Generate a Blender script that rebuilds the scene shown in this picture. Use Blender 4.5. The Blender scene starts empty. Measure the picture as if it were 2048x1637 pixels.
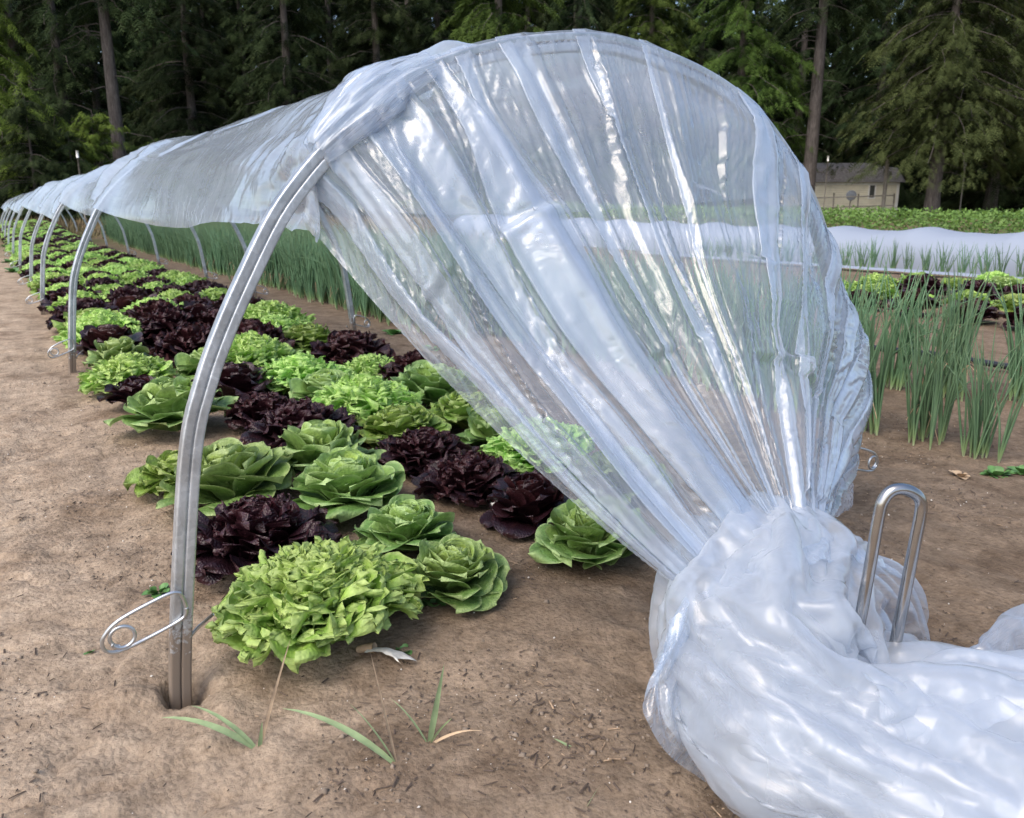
import bpy, math, random
import numpy as np
from mathutils import Vector

PI = math.pi
rad = math.radians
scene = bpy.context.scene
COL = scene.collection
rng = np.random.default_rng(11)
random.seed(11)

# ------------------------------------------------------------------ noise
def _hash(ix, iy, iz, seed):
    with np.errstate(over='ignore'):
        h = (ix.astype(np.uint32) * np.uint32(0x9E3779B1)) ^ (iy.astype(np.uint32) * np.uint32(0x85EBCA77)) \
            ^ (iz.astype(np.uint32) * np.uint32(0xC2B2AE3D)) ^ np.uint32((seed * 0x27D4EB2F + 977) & 0xffffffff)
        h ^= h >> np.uint32(15); h *= np.uint32(0x2C1B3C6D)
        h ^= h >> np.uint32(12); h *= np.uint32(0x297A2D39)
        h ^= h >> np.uint32(15)
    return h

def gn(p, seed=0):
    """Gradient noise, about -1..1; p is (..., 3)."""
    p = np.asarray(p, np.float64)
    sh = p.shape[:-1]
    p = p.reshape(-1, 3)
    i = np.floor(p).astype(np.int64); f = p - i
    u = f * f * f * (f * (f * 6 - 15) + 10)
    r = 0
    for dx in (0, 1):
        for dy in (0, 1):
            for dz in (0, 1):
                h = _hash(i[:, 0] + dx, i[:, 1] + dy, i[:, 2] + dz, seed)
                g0 = (h & np.uint32(1023)) / 511.5 - 1
                g1 = ((h >> np.uint32(10)) & np.uint32(1023)) / 511.5 - 1
                g2 = ((h >> np.uint32(20)) & np.uint32(1023)) / 511.5 - 1
                d = g0 * (f[:, 0] - dx) + g1 * (f[:, 1] - dy) + g2 * (f[:, 2] - dz)
                w = (u[:, 0] if dx else 1 - u[:, 0]) * (u[:, 1] if dy else 1 - u[:, 1]) * (u[:, 2] if dz else 1 - u[:, 2])
                r = r + w * d
    return (r * 1.3).reshape(sh)

def crumple(p, seed=0):
    """Sheet-like creases: the upper hull of random little slopes, less that of another set."""
    p = np.asarray(p, np.float64); sh = p.shape[:-1]; p = p.reshape(-1, 3)
    i0 = np.floor(p).astype(np.int64); f = p - i0
    res = []
    for sd in (seed, seed + 71):
        best = np.full(len(p), -9.)
        for dx in (-1, 0, 1):
            for dy in (-1, 0, 1):
                for dz in (-1, 0, 1):
                    h = _hash(i0[:, 0] + dx, i0[:, 1] + dy, i0[:, 2] + dz, sd); g = _hash(i0[:, 0] + dx, i0[:, 1] + dy, i0[:, 2] + dz, sd + 33)
                    u = lambda a, k: ((a >> np.uint32(k)) & np.uint32(1023)) / 1023.
                    q = np.stack([f[:, 0] - dx - u(h, 0), f[:, 1] - dy - u(h, 10), f[:, 2] - dz - u(h, 20)], -1)
                    v = q[:, 0] * (u(g, 0) * 2 - 1) + q[:, 1] * (u(g, 10) * 2 - 1) + q[:, 2] * (u(g, 20) * 2 - 1) - .5 * (q ** 2).sum(1)
                    best = np.maximum(best, v)
        res.append(best)
    return (res[0] - res[1]).reshape(sh)

def fbm(p, o=4, seed=0, gain=.5):
    p = np.asarray(p, np.float64); a = 1; r = 0
    for k in range(o):
        r = r + a * gn(p, seed + k * 13); p = p * 2.03 + 3.1; a *= gain
    return r

def ridge(p, o=3, seed=0, gain=.5):
    p = np.asarray(p, np.float64); a = 1; r = 0
    for k in range(o):
        r = r + a * (1 - 2 * np.abs(gn(p, seed + k * 17))); p = p * 2.1 + 1.7; a *= gain
    return r

def P3(x, y, z=0.):
    x, y, z = np.broadcast_arrays(np.asarray(x, float), np.asarray(y, float), np.asarray(z, float))
    return np.stack([x, y, z], -1)

def sstep(a, b, x):
    t = np.clip((np.asarray(x, float) - a) / (b - a), 0, 1)
    return t * t * (3 - 2 * t)

def unit(v):
    return v / np.maximum(np.linalg.norm(v, axis=-1, keepdims=True), 1e-9)

# ------------------------------------------------------------------ mesh helpers
def gridF(nu, nv, cu=False, cv=False):
    iu = np.arange(nu if cu else nu - 1); iv = np.arange(nv if cv else nv - 1)
    a, b = np.meshgrid(iu, iv, indexing='ij')
    a2 = (a + 1) % nu; b2 = (b + 1) % nv
    return np.stack([a * nv + b, a2 * nv + b, a2 * nv + b2, a * nv + b2], -1).reshape(-1, 4)

class MB:
    """Collects shapes for ONE mesh."""
    def __init__(s): s.V = []; s.F = []; s.U = []; s.C = []; s.M = []; s.n = 0
    def add(s, V, F, uv=None, col=None, mi=0):
        V = np.asarray(V, float).reshape(-1, 3)
        Fs = F if isinstance(F, list) and isinstance(F[0], np.ndarray) else [np.asarray(F, int)]
        s.V.append(V)
        s.U.append(np.zeros((len(V), 2)) if uv is None else np.asarray(uv, float).reshape(-1, 2))
        s.C.append(np.full(len(V), .5) if col is None else np.broadcast_to(np.asarray(col, float), (len(V),)))
        for f in Fs: s.F.append(f + s.n); s.M.append(np.full(len(f), mi))
        s.n += len(V)
        return s
    def box(s, x0, x1, y0, y1, z0, z1, mi=0):
        V = [(x, y, z) for x in (x0, x1) for y in (y0, y1) for z in (z0, z1)]
        return s.add(V, [(0, 1, 3, 2), (4, 6, 7, 5), (0, 4, 5, 1), (2, 3, 7, 6), (0, 2, 6, 4), (1, 5, 7, 3)], mi=mi)
    def tube(s, pts, r, sides=8, cap=True, col=None, mi=0):
        V, F = tube(pts, r, sides, cap)
        uv = None
        return s.add(V, F, uv, col, mi)
    def data(s):
        return np.concatenate(s.V), s.F, np.concatenate(s.U), np.concatenate(s.C), np.concatenate(s.M)
    def mesh(s, name, mats, smooth=True):
        V, Fs, U, C, M = s.data()
        me = bpy.data.meshes.new(name)
        me.vertices.add(len(V)); me.vertices.foreach_set('co', V.astype(np.float32).ravel())
        lt = np.concatenate([np.full(len(f), f.shape[1]) for f in Fs])
        li = np.concatenate([f.ravel() for f in Fs])
        me.loops.add(len(li)); me.loops.foreach_set('vertex_index', li.astype(np.int32))
        me.polygons.add(len(lt))
        me.polygons.foreach_set('loop_start', (np.cumsum(lt) - lt).astype(np.int32))
        me.polygons.foreach_set('material_index', M.astype(np.int32))
        me.polygons.foreach_set('use_smooth', np.full(len(lt), bool(smooth)))
        l = me.uv_layers.new(name='UVMap'); l.data.foreach_set('uv', U[li].astype(np.float32).ravel())
        a = me.attributes.new('shade', 'FLOAT', 'POINT'); a.data.foreach_set('value', C.astype(np.float32))
        me.update(calc_edges=True); me.validate()
        for m in (mats if isinstance(mats, (list, tuple)) else [mats]): me.materials.append(m)
        return me
    def build(s, name, mats, parent=None, smooth=True, loc=None):
        o = bpy.data.objects.new(name, s.mesh(name, mats, smooth)); COL.objects.link(o)
        if parent: o.parent = parent
        if loc is not None: o.location = loc
        return o

def tube(pts, r, sides=8, cap=True):
    pts = np.asarray(pts, float); n = len(pts)
    r = np.broadcast_to(np.asarray(r, float), (n,))
    t = unit(np.gradient(pts, axis=0))
    ref = np.array([.13, .21, .97]) if abs(t[0][2]) < .9 else np.array([.97, .2, .1])
    a = np.zeros((n, 3)); b = np.zeros((n, 3))
    v = ref
    for i in range(n):
        v = v - t[i] * np.dot(v, t[i]); v = v / max(np.linalg.norm(v), 1e-9)
        a[i] = v; b[i] = np.cross(t[i], v)
    th = np.arange(sides) * 2 * PI / sides
    V = pts[:, None] + r[:, None, None] * (np.cos(th)[None, :, None] * a[:, None] + np.sin(th)[None, :, None] * b[:, None])
    F = gridF(n, sides, cv=True)
    V = V.reshape(-1, 3)
    if cap:
        V = np.vstack([V, pts[0], pts[-1]])
        k = np.arange(sides); k2 = (k + 1) % sides
        c0 = n * sides; e = (n - 1) * sides
        return V, [F, np.stack([k2, k, np.full(sides, c0)], -1), np.stack([e + k, e + k2, np.full(sides, c0 + 1)], -1)]
    return V, F

def spline(P, n):
    """Catmull-Rom through rows of P, n samples."""
    P = np.asarray(P, float); m = len(P)
    Q = np.vstack([2 * P[0] - P[1], P, 2 * P[-1] - P[-2]])
    t = np.linspace(0, m - 1 - 1e-9, n); i = t.astype(int); f = (t - i)[:, None]
    p0, p1, p2, p3 = Q[i], Q[i + 1], Q[i + 2], Q[i + 3]
    return .5 * (2 * p1 + (p2 - p0) * f + (2 * p0 - 5 * p1 + 4 * p2 - p3) * f ** 2 + (3 * p1 - p0 - 3 * p2 + p3) * f ** 3)

def empty(name, loc=(0, 0, 0), rz=0.):
    o = bpy.data.objects.new(name, None); COL.objects.link(o)
    o.location = loc; o.rotation_euler = (0, 0, rz); o.empty_display_size = .1
    return o

def tag(o, label=None, cat=None, group=None, kind=None):
    if label: o['label'] = label
    if cat: o['category'] = cat
    if group: o['group'] = group
    if kind: o['kind'] = kind
    return o

def copy_tree(o, parent=None):
    c = o.copy(); COL.objects.link(c)
    if parent: c.parent = parent
    for ch in [x for x in bpy.data.objects if x.parent == o]:
        copy_tree(ch, c)
    return c

# ------------------------------------------------------------------ materials
class NT:
    def __init__(s, name):
        s.m = bpy.data.materials.new(name); s.m.use_nodes = True
        s.t = s.m.node_tree; s.t.nodes.clear()
        s.out = s.t.nodes.new('ShaderNodeOutputMaterial')
    def n(s, typ, ins=None, **kw):
        x = s.t.nodes.new('ShaderNode' + typ)
        for k, v in kw.items(): setattr(x, k, v)
        for k, v in (ins or {}).items(): s.set(x, k, v)
        return x
    def set(s, x, k, v):
        sock = x.inputs[k]
        if isinstance(v, bpy.types.NodeSocket): s.t.links.new(v, sock)
        elif isinstance(v, bpy.types.Node): s.t.links.new(v.outputs[0], sock)
        elif isinstance(v, (tuple, list)) and len(v) == 3 and sock.type == 'RGBA': sock.default_value = (*v, 1)
        else: sock.default_value = v
    def math(s, op, a, b=0., clamp=False):
        x = s.n('Math', {0: a, 1: b}, operation=op); x.use_clamp = clamp
        return x.outputs[0]
    def mix(s, f, a, b, typ='MIX'):
        x = s.n('Mix', data_type='RGBA', blend_type=typ)
        s.set(x, 0, f); s.set(x, 6, a if not isinstance(a, tuple) else (*a, 1)); s.set(x, 7, b if not isinstance(b, tuple) else (*b, 1))
        return x.outputs[2]
    def ramp(s, f, stops):
        x = s.n('ValToRGB', {0: f}); e = x.color_ramp.elements
        while len(e) < len(stops): e.new(.5)
        for el, (p, c) in zip(e, stops): el.position = p; el.color = (*c, 1) if len(c) == 3 else c
        return x.outputs[0]
    def noise(s, vec, scale, detail=3., rough=.55, dist=0.):
        x = s.n('TexNoise', {'Scale': scale, 'Detail': detail, 'Roughness': rough, 'Distortion': dist})
        if vec is not None: s.set(x, 'Vector', vec)
        return x.outputs[0]
    def surf(s, sh): s.t.links.new(sh.outputs[0] if isinstance(sh, bpy.types.Node) else sh, s.out.inputs['Surface']); return s.m

def principled(nt, **kw):
    x = nt.n('BsdfPrincipled')
    for k, v in kw.items(): nt.set(x, k.replace('_', ' '), v)
    return x

def film_mat(name, haze, rough=.12, streak=1., bump=.4, spec=.07, crk=0., tint=(.715, .81, .95)):
    t = NT(name)
    tc = t.n('TexCoord'); obj = tc.outputs['Object']; uv = tc.outputs['UV']
    # creases: two noise layers, one folded into sharp ridges
    n1 = t.noise(obj, 9., 3., .5, .6)
    r1 = t.math('ABSOLUTE', t.math('SUBTRACT', n1, .5))
    n2 = t.noise(obj, 30., 2., .5, .4)
    r2 = t.math('ABSOLUTE', t.math('SUBTRACT', n2, .5))
    h = t.math('ADD', r1, t.math('MULTIPLY', r2, .22))
    if crk:
        wv = t.n('VectorMath', {0: obj, 1: t.n('TexNoise', {'Vector': obj, 'Scale': 5., 'Detail': 2.}).outputs['Color']}, operation='MULTIPLY_ADD')
        t.set(wv, 1, (1., 1., 1.)); t.set(wv, 2, t.n('VectorMath', {0: t.n('TexNoise', {'Vector': obj, 'Scale': 5., 'Detail': 2.}).outputs['Color'], 3: .12}, operation='SCALE').outputs[0])
        for sc_v, am in ((9., 1.), (21., .45)):
            ve = t.n('TexVoronoi', {'Vector': wv.outputs[0], 'Scale': sc_v}, feature='DISTANCE_TO_EDGE').outputs['Distance']
            h = t.math('ADD', h, t.math('MULTIPLY', t.math('SUBTRACT', 1., t.math('MULTIPLY', ve, 7.), True), crk * am))
            vp = t.n('TexVoronoi', {'Vector': wv.outputs[0], 'Scale': sc_v * .8}, feature='F1').outputs['Distance']
            h = t.math('ADD', h, t.math('MULTIPLY', vp, crk * am * .9))
    b = t.n('Bump', {'Strength': bump, 'Distance': .03, 'Height': h})
    nrm = b.outputs[0]
    lw = t.n('LayerWeight', {'Blend': .5, 'Normal': nrm}); fac = lw.outputs['Facing']
    # dusty, scuffed streaks running along the film
    mp = t.n('Mapping', {'Vector': uv, 'Scale': (70., 2.2, 1.)})
    st = t.noise(mp.outputs[0], 1., 4., .65)
    st = t.math('MULTIPLY', t.math('SUBTRACT', st, .5), 1.5 * streak)
    cl = t.math('MULTIPLY', t.math('SUBTRACT', t.noise(obj, 2.3, 3.), .5), 1.1)
    hz = t.math('MULTIPLY', haze, t.math('ADD', t.math('ADD', 1., st), cl))
    f3 = t.math('POWER', fac, 3.)
    hz = t.math('MULTIPLY', hz, t.math('ADD', 1., t.math('MULTIPLY', f3, 1.9)), )
    hz = t.math('MINIMUM', t.math('MAXIMUM', hz, .02), .9)
    dif = t.n('BsdfDiffuse', {'Color': tint, 'Normal': nrm})
    trl = t.n('BsdfTranslucent', {'Color': tint, 'Normal': nrm})
    sc = t.n('MixShader', {0: .45, 1: dif.outputs[0], 2: trl.outputs[0]})
    tr = t.n('BsdfTransparent', {'Color': (.95, .965, .98)})
    m1 = t.n('MixShader', {0: hz, 1: tr.outputs[0], 2: sc.outputs[0]})
    gl = t.n('BsdfGlossy', {'Color': (1, 1, 1), 'Roughness': rough, 'Normal': nrm})
    fr = t.math('ADD', spec, t.math('MULTIPLY', t.math('POWER', fac, 4.), .8), True)
    m2 = t.n('MixShader', {0: fr, 1: m1.outputs[0], 2: gl.outputs[0]})
    return t.surf(m2)

def leaf_mat(name, inner, outer, rim, vein, rough=.42, trans=.22, spec=.45, bump=.5, bscale=60.):
    t = NT(name)
    tc = t.n('TexCoord'); obj = tc.outputs['Object']
    sep = t.n('SeparateXYZ', {0: tc.outputs['UV']}); a = sep.outputs[0]; v = sep.outputs[1]
    at = t.n('Attribute', attribute_name='shade').outputs['Fac']
    oi = t.n('ObjectInfo').outputs['Random']
    c = t.mix(at, outer, inner)
    mid = t.math('ABSOLUTE', t.math('SUBTRACT', a, .5))
    vb = t.math('MULTIPLY', t.math('SUBTRACT', 1., t.math('MULTIPLY', mid, 14.), True), t.math('SUBTRACT', 1.15, v), True)
    c = t.mix(t.math('MULTIPLY', vb, .75), c, vein)
    edge = t.math('MAXIMUM', t.math('MULTIPLY', mid, 2.), v)
    eb = t.math('MULTIPLY', t.math('SUBTRACT', edge, .86, True), 7., True)
    c = t.mix(eb, c, rim)
    ns = t.noise(obj, 22., 4.)
    c = t.mix(1., c, t.ramp(ns, [(.25, (.66, .68, .62)), (.75, (1.3, 1.26, 1.25))]), 'MULTIPLY')
    hs = t.n('HueSaturation', {'Hue': t.math('ADD', .488, t.math('MULTIPLY', oi, .024)), 'Saturation': 1.,
                               'Value': t.math('ADD', .84, t.math('MULTIPLY', oi, .34)), 'Color': c})
    vr = t.n('TexVoronoi', {'Vector': obj, 'Scale': bscale}, feature='SMOOTH_F1')
    b = t.n('Bump', {'Strength': bump, 'Distance': .006, 'Height': t.math('ADD', vr.outputs[0], t.math('MULTIPLY', ns, .8))})
    p = principled(t, Base_Color=hs.outputs[0], Roughness=rough, Specular_IOR_Level=spec, Normal=b.outputs[0])
    tl = t.n('BsdfTranslucent', {'Color': hs.outputs[0]})
    return t.surf(t.n('MixShader', {0: trans, 1: p.outputs[0], 2: tl.outputs[0]}))

def simple_mat(name, color, rough=.6, metal=0., nscale=12., namp=.25, bump=.0, spec=.5, detail=4.):
    t = NT(name)
    obj = t.n('TexCoord').outputs['Object']
    ns = t.noise(obj, nscale, detail)
    lo = tuple(1 - namp for _ in range(3)); hi = tuple(1 + namp for _ in range(3))
    c = t.mix(1., color, t.ramp(ns, [(.3, lo), (.7, hi)]), 'MULTIPLY')
    kw = dict(Base_Color=c, Roughness=rough, Metallic=metal, Specular_IOR_Level=spec)
    if bump: kw['Normal'] = t.n('Bump', {'Strength': bump, 'Distance': .01, 'Height': ns}).outputs[0]
    return t.surf(principled(t, **kw))
# ------------------------------------------------------------------ camera, light
F_PX, PITCH, YAW = 1620., rad(13.886), rad(31.284)
FWD = np.array([math.sin(YAW), math.cos(YAW), 0]); RGT = np.array([math.cos(YAW), -math.sin(YAW), 0])
cam = bpy.data.cameras.new('camera'); camo = bpy.data.objects.new('camera', cam); COL.objects.link(camo)
camo.location = (0, 0, 1); camo.rotation_euler = (PI / 2 - PITCH, 0, -YAW)
cam.sensor_width = 36; cam.lens = F_PX / 2048 * 36; cam.clip_start = .05; cam.clip_end = 900
cam.dof.use_dof = True; cam.dof.focus_distance = 2.0; cam.dof.aperture_fstop = 8.5
scene.camera = camo

SUN_EL, SUN_AZ = rad(50), rad(250)           # azimuth measured from +Y towards +X
w = bpy.data.worlds.new('World'); scene.world = w; w.use_nodes = True
wt = w.node_tree; bg = wt.nodes['Background']
sky = wt.nodes.new('ShaderNodeTexSky'); sky.sky_type = 'NISHITA'; sky.sun_disc = False
sky.sun_elevation = SUN_EL; sky.sun_rotation = SUN_AZ; sky.air_density = 1.; sky.dust_density = 3.2; sky.ozone_density = 1.
wt.links.new(sky.outputs[0], bg.inputs[0]); bg.inputs[1].default_value = .15
sl = bpy.data.lights.new('sun', 'SUN'); sl.energy = .95; sl.angle = rad(50); sl.color = (1, .95, .87)
so = bpy.data.objects.new('sun', sl); COL.objects.link(so)
sd = Vector((math.sin(SUN_AZ) * math.cos(SUN_EL), math.cos(SUN_AZ) * math.cos(SUN_EL), math.sin(SUN_EL)))
so.rotation_euler = sd.to_track_quat('Z', 'Y').to_euler(); so.location = (0, -5, 12)
scene.view_settings.view_transform = 'Standard'; scene.view_settings.look = 'None'
scene.view_settings.exposure = .90; scene.view_settings.gamma = 1
scene.cycles.use_denoising = True
scene.cycles.transparent_max_bounces = 40; scene.cycles.max_bounces = 9
scene.cycles.diffuse_bounces = 3; scene.cycles.glossy_bounces = 3; scene.cycles.transmission_bounces = 6
scene.cycles.caustics_reflective = False; scene.cycles.caustics_refractive = False

def at(u, D):
    """Ground point D metres ahead of the camera in the direction of photo column u."""
    v = RGT * (u - 1024) / F_PX * .965 + FWD
    return v * D

# ------------------------------------------------------------------ ground
HOOP_Y = [1.69, 5.90, 9.1, 11.5, 15., 18.5, 22., 25.5, 29., 32.5]
XC = 1.285

def veer(y):
    """The beds are not quite straight: they drift to the left further off."""
    return np.interp(y, [0, 4.2, 5.9, 9, 11.5, 15, 18.7, 45], [0, 0, -.045, -.07, -.11, -.18, -.25, -.75])

def ground_z(x, y):
    x = np.asarray(x, float); y = np.asarray(y, float)
    d = np.sqrt(x * x + y * y)
    near = 1 - sstep(6, 22, d)
    z = .55 * sstep(16, 48, d)
    p = P3(x, y, 0)
    z = z + near * (.016 * fbm(p * 1.6, 2, 5) + .009 * fbm(p * 5., 3, 6))
    lp = sstep(.45, .1, x) * near                       # trampled path: shallow prints
    z = z + lp * (.02 * fbm(p * np.array([3.2, 2.2, 1]), 2, 9))
    z = z + near * .018 * sstep(.1, .5, x) * sstep(2.7, 2.2, x)
    # hole the leg of the first hoop stands in, the crust lifted on its left
    r2 = ((x - .2) / .04) ** 2 + ((y - 1.675) / .05) ** 2
    r2 = r2 * (1 + .5 * gn(P3(x * 38, y * 38, 0), 14))
    z = z - .085 * np.exp(-np.maximum(r2, 0) ** 1.6)
    z = z + .028 * np.exp(-(((x - .1) / .06) ** 2 + ((y - 1.69) / .05) ** 2))
    z = z + .012 * np.exp(-(((x - .24) / .05) ** 2 + ((y - 1.56) / .04) ** 2))
    return z

def ground_fine(x, y):
    d = np.sqrt(x * x + y * y); near = 1 - sstep(3.5, 9, d)
    p = P3(x, y, 0)
    clod = np.maximum(0, gn(p * 17., 31)) ** 1.0
    crumb = np.maximum(0, gn(p * 47., 33))
    patch = .35 + .9 * sstep(-.1, .45, fbm(p * 2.4, 2, 37))
    crack = np.maximum(0, ridge(p * np.array([4.5, 7, 1]) + .25 * P3(fbm(p * 9, 2, 3), fbm(p * 9, 2, 4), 0), 1, 41) - .80) * 5
    mid = .006 * np.maximum(0, gn(p * 9.5, 39)) + .004 * gn(p * 15., 38) + .004 * gn(p * np.array([7, 34, 1]), 36) * sstep(.5, .0, x)
    heave = .016 * np.exp(-(((x - .07) / .12) ** 2 + ((y - 1.66) / .12) ** 2)) * np.maximum(0, crumple(p * 22., 47))
    return near * (mid + heave) + near * patch * (.012 * clod + .0060 * crumb + .0024 * gn(p * 95., 35)) - near * .010 * crack * sstep(.7, .1, x)

def axis(segs):
    out = [segs[0][0]]
    for a, b, st in segs:
        n = max(1, int(round((b - a) / st))); out += list(a + (b - a) * (np.arange(1, n + 1) / n))
    return np.array(out)
gx = axis([(-400, -60, 40), (-60, -10, 5), (-10, -3, .5), (-3, -1.2, .06), (-1.2, -.4, .022), (-.4, 2.3, .011), (2.3, 4., .018), (4., 7, .05), (7, 16, .4), (16, 60, 4), (60, 400, 40)])
gy = axis([(-300, -20, 40), (-20, -2, 2), (-2, .5, .1), (.5, 3.2, .011), (3.2, 5, .024), (5, 9, .06), (9, 25, .3), (25, 70, 3), (70, 500, 40)])
GX, GY = np.meshgrid(gx, gy, indexing='ij')
GZ = ground_z(GX, GY) + ground_fine(GX, GY)
gt = NT('soil')
gobj = gt.n('TexCoord').outputs['Object']
gsep = gt.n('SeparateXYZ', {0: gobj})
n_big = gt.noise(gobj, 1.3, 4.); n_mid = gt.noise(gobj, 9., 5., .6); n_fin = gt.noise(gobj, 46., 6., .75)
dry = gt.n('MapRange', {0: gt.math('ADD', gsep.outputs[0], gt.math('MULTIPLY', n_big, .8)), 1: 1.35, 2: .3, 3: 0., 4: 1.}).outputs[0]
c = gt.mix(dry, (.21, .156, .110), (.40, .31, .226))
c = gt.mix(1., c, gt.ramp(n_mid, [(.3, (.72, .7, .68)), (.7, (1.25, 1.25, 1.25))]), 'MULTIPLY')
c = gt.mix(1., c, gt.ramp(n_fin, [(.30, (.58, .555, .535)), (.5, (1, 1, 1)), (.7, (1.25, 1.25, 1.25))]), 'MULTIPLY')
damp = gt.ramp(gt.noise(gobj, 2.7, 5., .65, .5), [(.50, (1, 1, 1)), (.64, (.58, .54, .51))])
c = gt.mix(.8, c, damp, 'MULTIPLY')
# further off: weedy green and straw-coloured growth over the soil
dist = gt.n('VectorMath', {0: gobj}, operation='LENGTH').outputs['Value']
far = gt.n('MapRange', {0: gt.math('ADD', dist, gt.math('MULTIPLY', n_big, 6.)), 1: 21., 2: 30., 3: 0., 4: 1.}).outputs[0]
wild = gt.ramp(gt.noise(gobj, .45, 4.), [(.4, (.16, .115, .07)), (.55, (.12, .11, .05)), (.7, (.055, .085, .028))])
c = gt.mix(far, c, wild)
vor = gt.n('TexVoronoi', {'Vector': gobj, 'Scale': 85.}).outputs[0]
hh = gt.math('SUBTRACT', gt.math('MULTIPLY', n_fin, 1.2), gt.math('MULTIPLY', vor, .5))
bmp = gt.n('Bump', {'Strength': .7, 'Distance': .012, 'Height': hh})
gm = gt.surf(principled(gt, Base_Color=c, Roughness=.95, Specular_IOR_Level=.15, Normal=bmp.outputs[0]))
tag(MB().add(P3(GX, GY, GZ), gridF(len(gx), len(gy))).build('ground', gm), kind='structure')

def gz1(x, y): return float(ground_z(np.array([x]), np.array([y]))[0])

# ------------------------------------------------------------------ hoops
_half = np.array([(1.095, -.12), (1.092, 0), (1.07, .2), (1.024, .52), (.982, .66), (.934, .77), (.876, .88), (.818, .98), (.763, 1.05), (.706, 1.11),
                  (.627, 1.18), (.51, 1.263), (.355, 1.327), (.18, 1.368), (0, 1.387)])
_tab = np.vstack([_half * [-1, 1], (_half * [1, 1])[::-1][1:]]) + [XC, 0]
_tab = spline(np.c_[_tab, np.zeros(len(_tab))], 900)[:, :2]
_len = np.r_[0, np.cumsum(np.linalg.norm(np.diff(_tab, axis=0), axis=1))]; ARC = _len[-1]; _len = _len / ARC
def hoop_xz(l):
    return np.interp(l, _len, _tab[:, 0]), np.interp(l, _len, _tab[:, 1])
def hoop_l(z, left=True):
    n = len(_tab) // 2
    return float(np.interp(z, _tab[:n, 1], _len[:n])) if left else 1 - hoop_l(z)
def hoop_n(l):
    x0, z0 = hoop_xz(np.clip(l - .004, 0, 1)); x1, z1 = hoop_xz(np.clip(l + .004, 0, 1))
    t = unit(np.stack([x1 - x0, z1 - z0], -1)); return -t[..., 1], t[..., 0]     # outward

st = NT('galvanised_steel')
sobj = st.n('TexCoord').outputs['Object']
spv = st.n('TexVoronoi', {'Vector': sobj, 'Scale': 90.})
spn = st.noise(sobj, 14., 5., .65)
scol = st.mix(1., st.ramp(spv.outputs[1], [(0., (.50, .53, .56)), (1., (.66, .69, .72))]), st.ramp(spn, [(.35, (.78, .78, .78)), (.65, (1.08, 1.08, 1.08))]), 'MULTIPLY')
srough = st.n('MapRange', {0: spn, 1: .3, 2: .7, 3: .40, 4: .58}).outputs[0]
sz_ = st.n('SeparateXYZ', {0: sobj}).outputs[2]                       # dried mud splashed up the foot of each leg, dull oxide stains above
mudn = st.noise(sobj, 55., 5., .7)
mud = st.math('MULTIPLY', st.math('SUBTRACT', st.math('ADD', mudn, st.n('MapRange', {0: sz_, 1: .02, 2: .26, 3: .42, 4: -.22}).outputs[0]), .52, True), 7., True)
stain = st.math('MULTIPLY', st.math('SUBTRACT', st.noise(st.n('Mapping', {'Vector': sobj, 'Scale': (60., 60., 7.)}).outputs[0], 1., 5., .7), .56, True), 3.5, True)
scol = st.mix(stain, scol, (.33, .34, .35))
scol = st.mix(mud, scol, (.20, .155, .118))
srough = st.math('MAXIMUM', srough, st.math('MULTIPLY', mud, .9))
steel = st.surf(principled(st, Base_Color=scol, Metallic=st.math('MULTIPLY', .92, st.math('SUBTRACT', 1., mud, True)), Roughness=srough, Normal=st.n('Bump', {'Strength': .25, 'Distance': .003, 'Height': spv.outputs[1]}).outputs[0]))
wire_m = simple_mat('zinc_wire', (.56, .58, .6), .32, .9, 30, .12)
bright = simple_mat('polished_stake_steel', (.42, .41, .4), .2, 1., 25, .15)

def hoop_section():
    """Two side-by-side lobes with a groove on either face (depth along y, width outward)."""
    pts = []
    for s in np.linspace(-1, 1, 41):
        q = s * .0215; e = min(1, abs(abs(q) - .0108) / .0107)
        pts.append((q, -(.0105 + .0065 * max(0, 1 - e ** 6) ** .5)))
    return np.array(pts + [(q, -p) for q, p in pts[::-1]])
_sec = hoop_section()
def make_hoop():
    n = 150; l = np.linspace(.0, 1, n)
    x, z = hoop_xz(l); nx, nz = hoop_n(l)
    V = np.zeros((n, len(_sec), 3))
    V[:, :, 0] = x[:, None] - XC + nx[:, None] * _sec[None, :, 0]; V[:, :, 2] = z[:, None] + nz[:, None] * _sec[None, :, 0]
    V[:, :, 1] = _sec[None, :, 1]
    return MB().add(V, gridF(n, len(_sec), cv=True))
def wire_mesh(side):
    """Wire clip: closed loop pushed through the leg, a small coil at its outer end, the tail sticking out beyond."""
    s = 1 if side == 'L' else -1
    P = np.array([(.004, -.005), (-.002, .022), (-.012, .036), (-.04, .034), (-.12, .006), (-.152, -.022), (-.158, -.045), (-.148, -.062), (-.122, -.066), (-.06, -.05), (-.010, -.032), (.002, -.020), (.004, -.005)])
    mb = MB()
    q = spline(P, 110); mb.tube(np.stack([q[:, 0] * s, -.021 - .006 * np.sin(np.linspace(0, 6, 110)), q[:, 1]], -1), .0040, 8)
    t = np.linspace(-2.6, 4.4, 60)
    mb.tube(np.stack([(-.121 + .023 * np.cos(t)) * s, -.030 + .004 * t / 4, -.031 + .022 * np.sin(t)], -1), .0038, 8)
    mb.tube(np.array([(.004 * s, .02, -.098), (.03 * s, .012, -.070), (.058 * s, .0, -.044)]), .0038, 8)
    return mb.mesh('wire_clip', wire_m)
hm = make_hoop()
hoop_mesh = hm.mesh('hoop_bar', steel)
wmL, wmR = wire_mesh('L'), wire_mesh('R')
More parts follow.
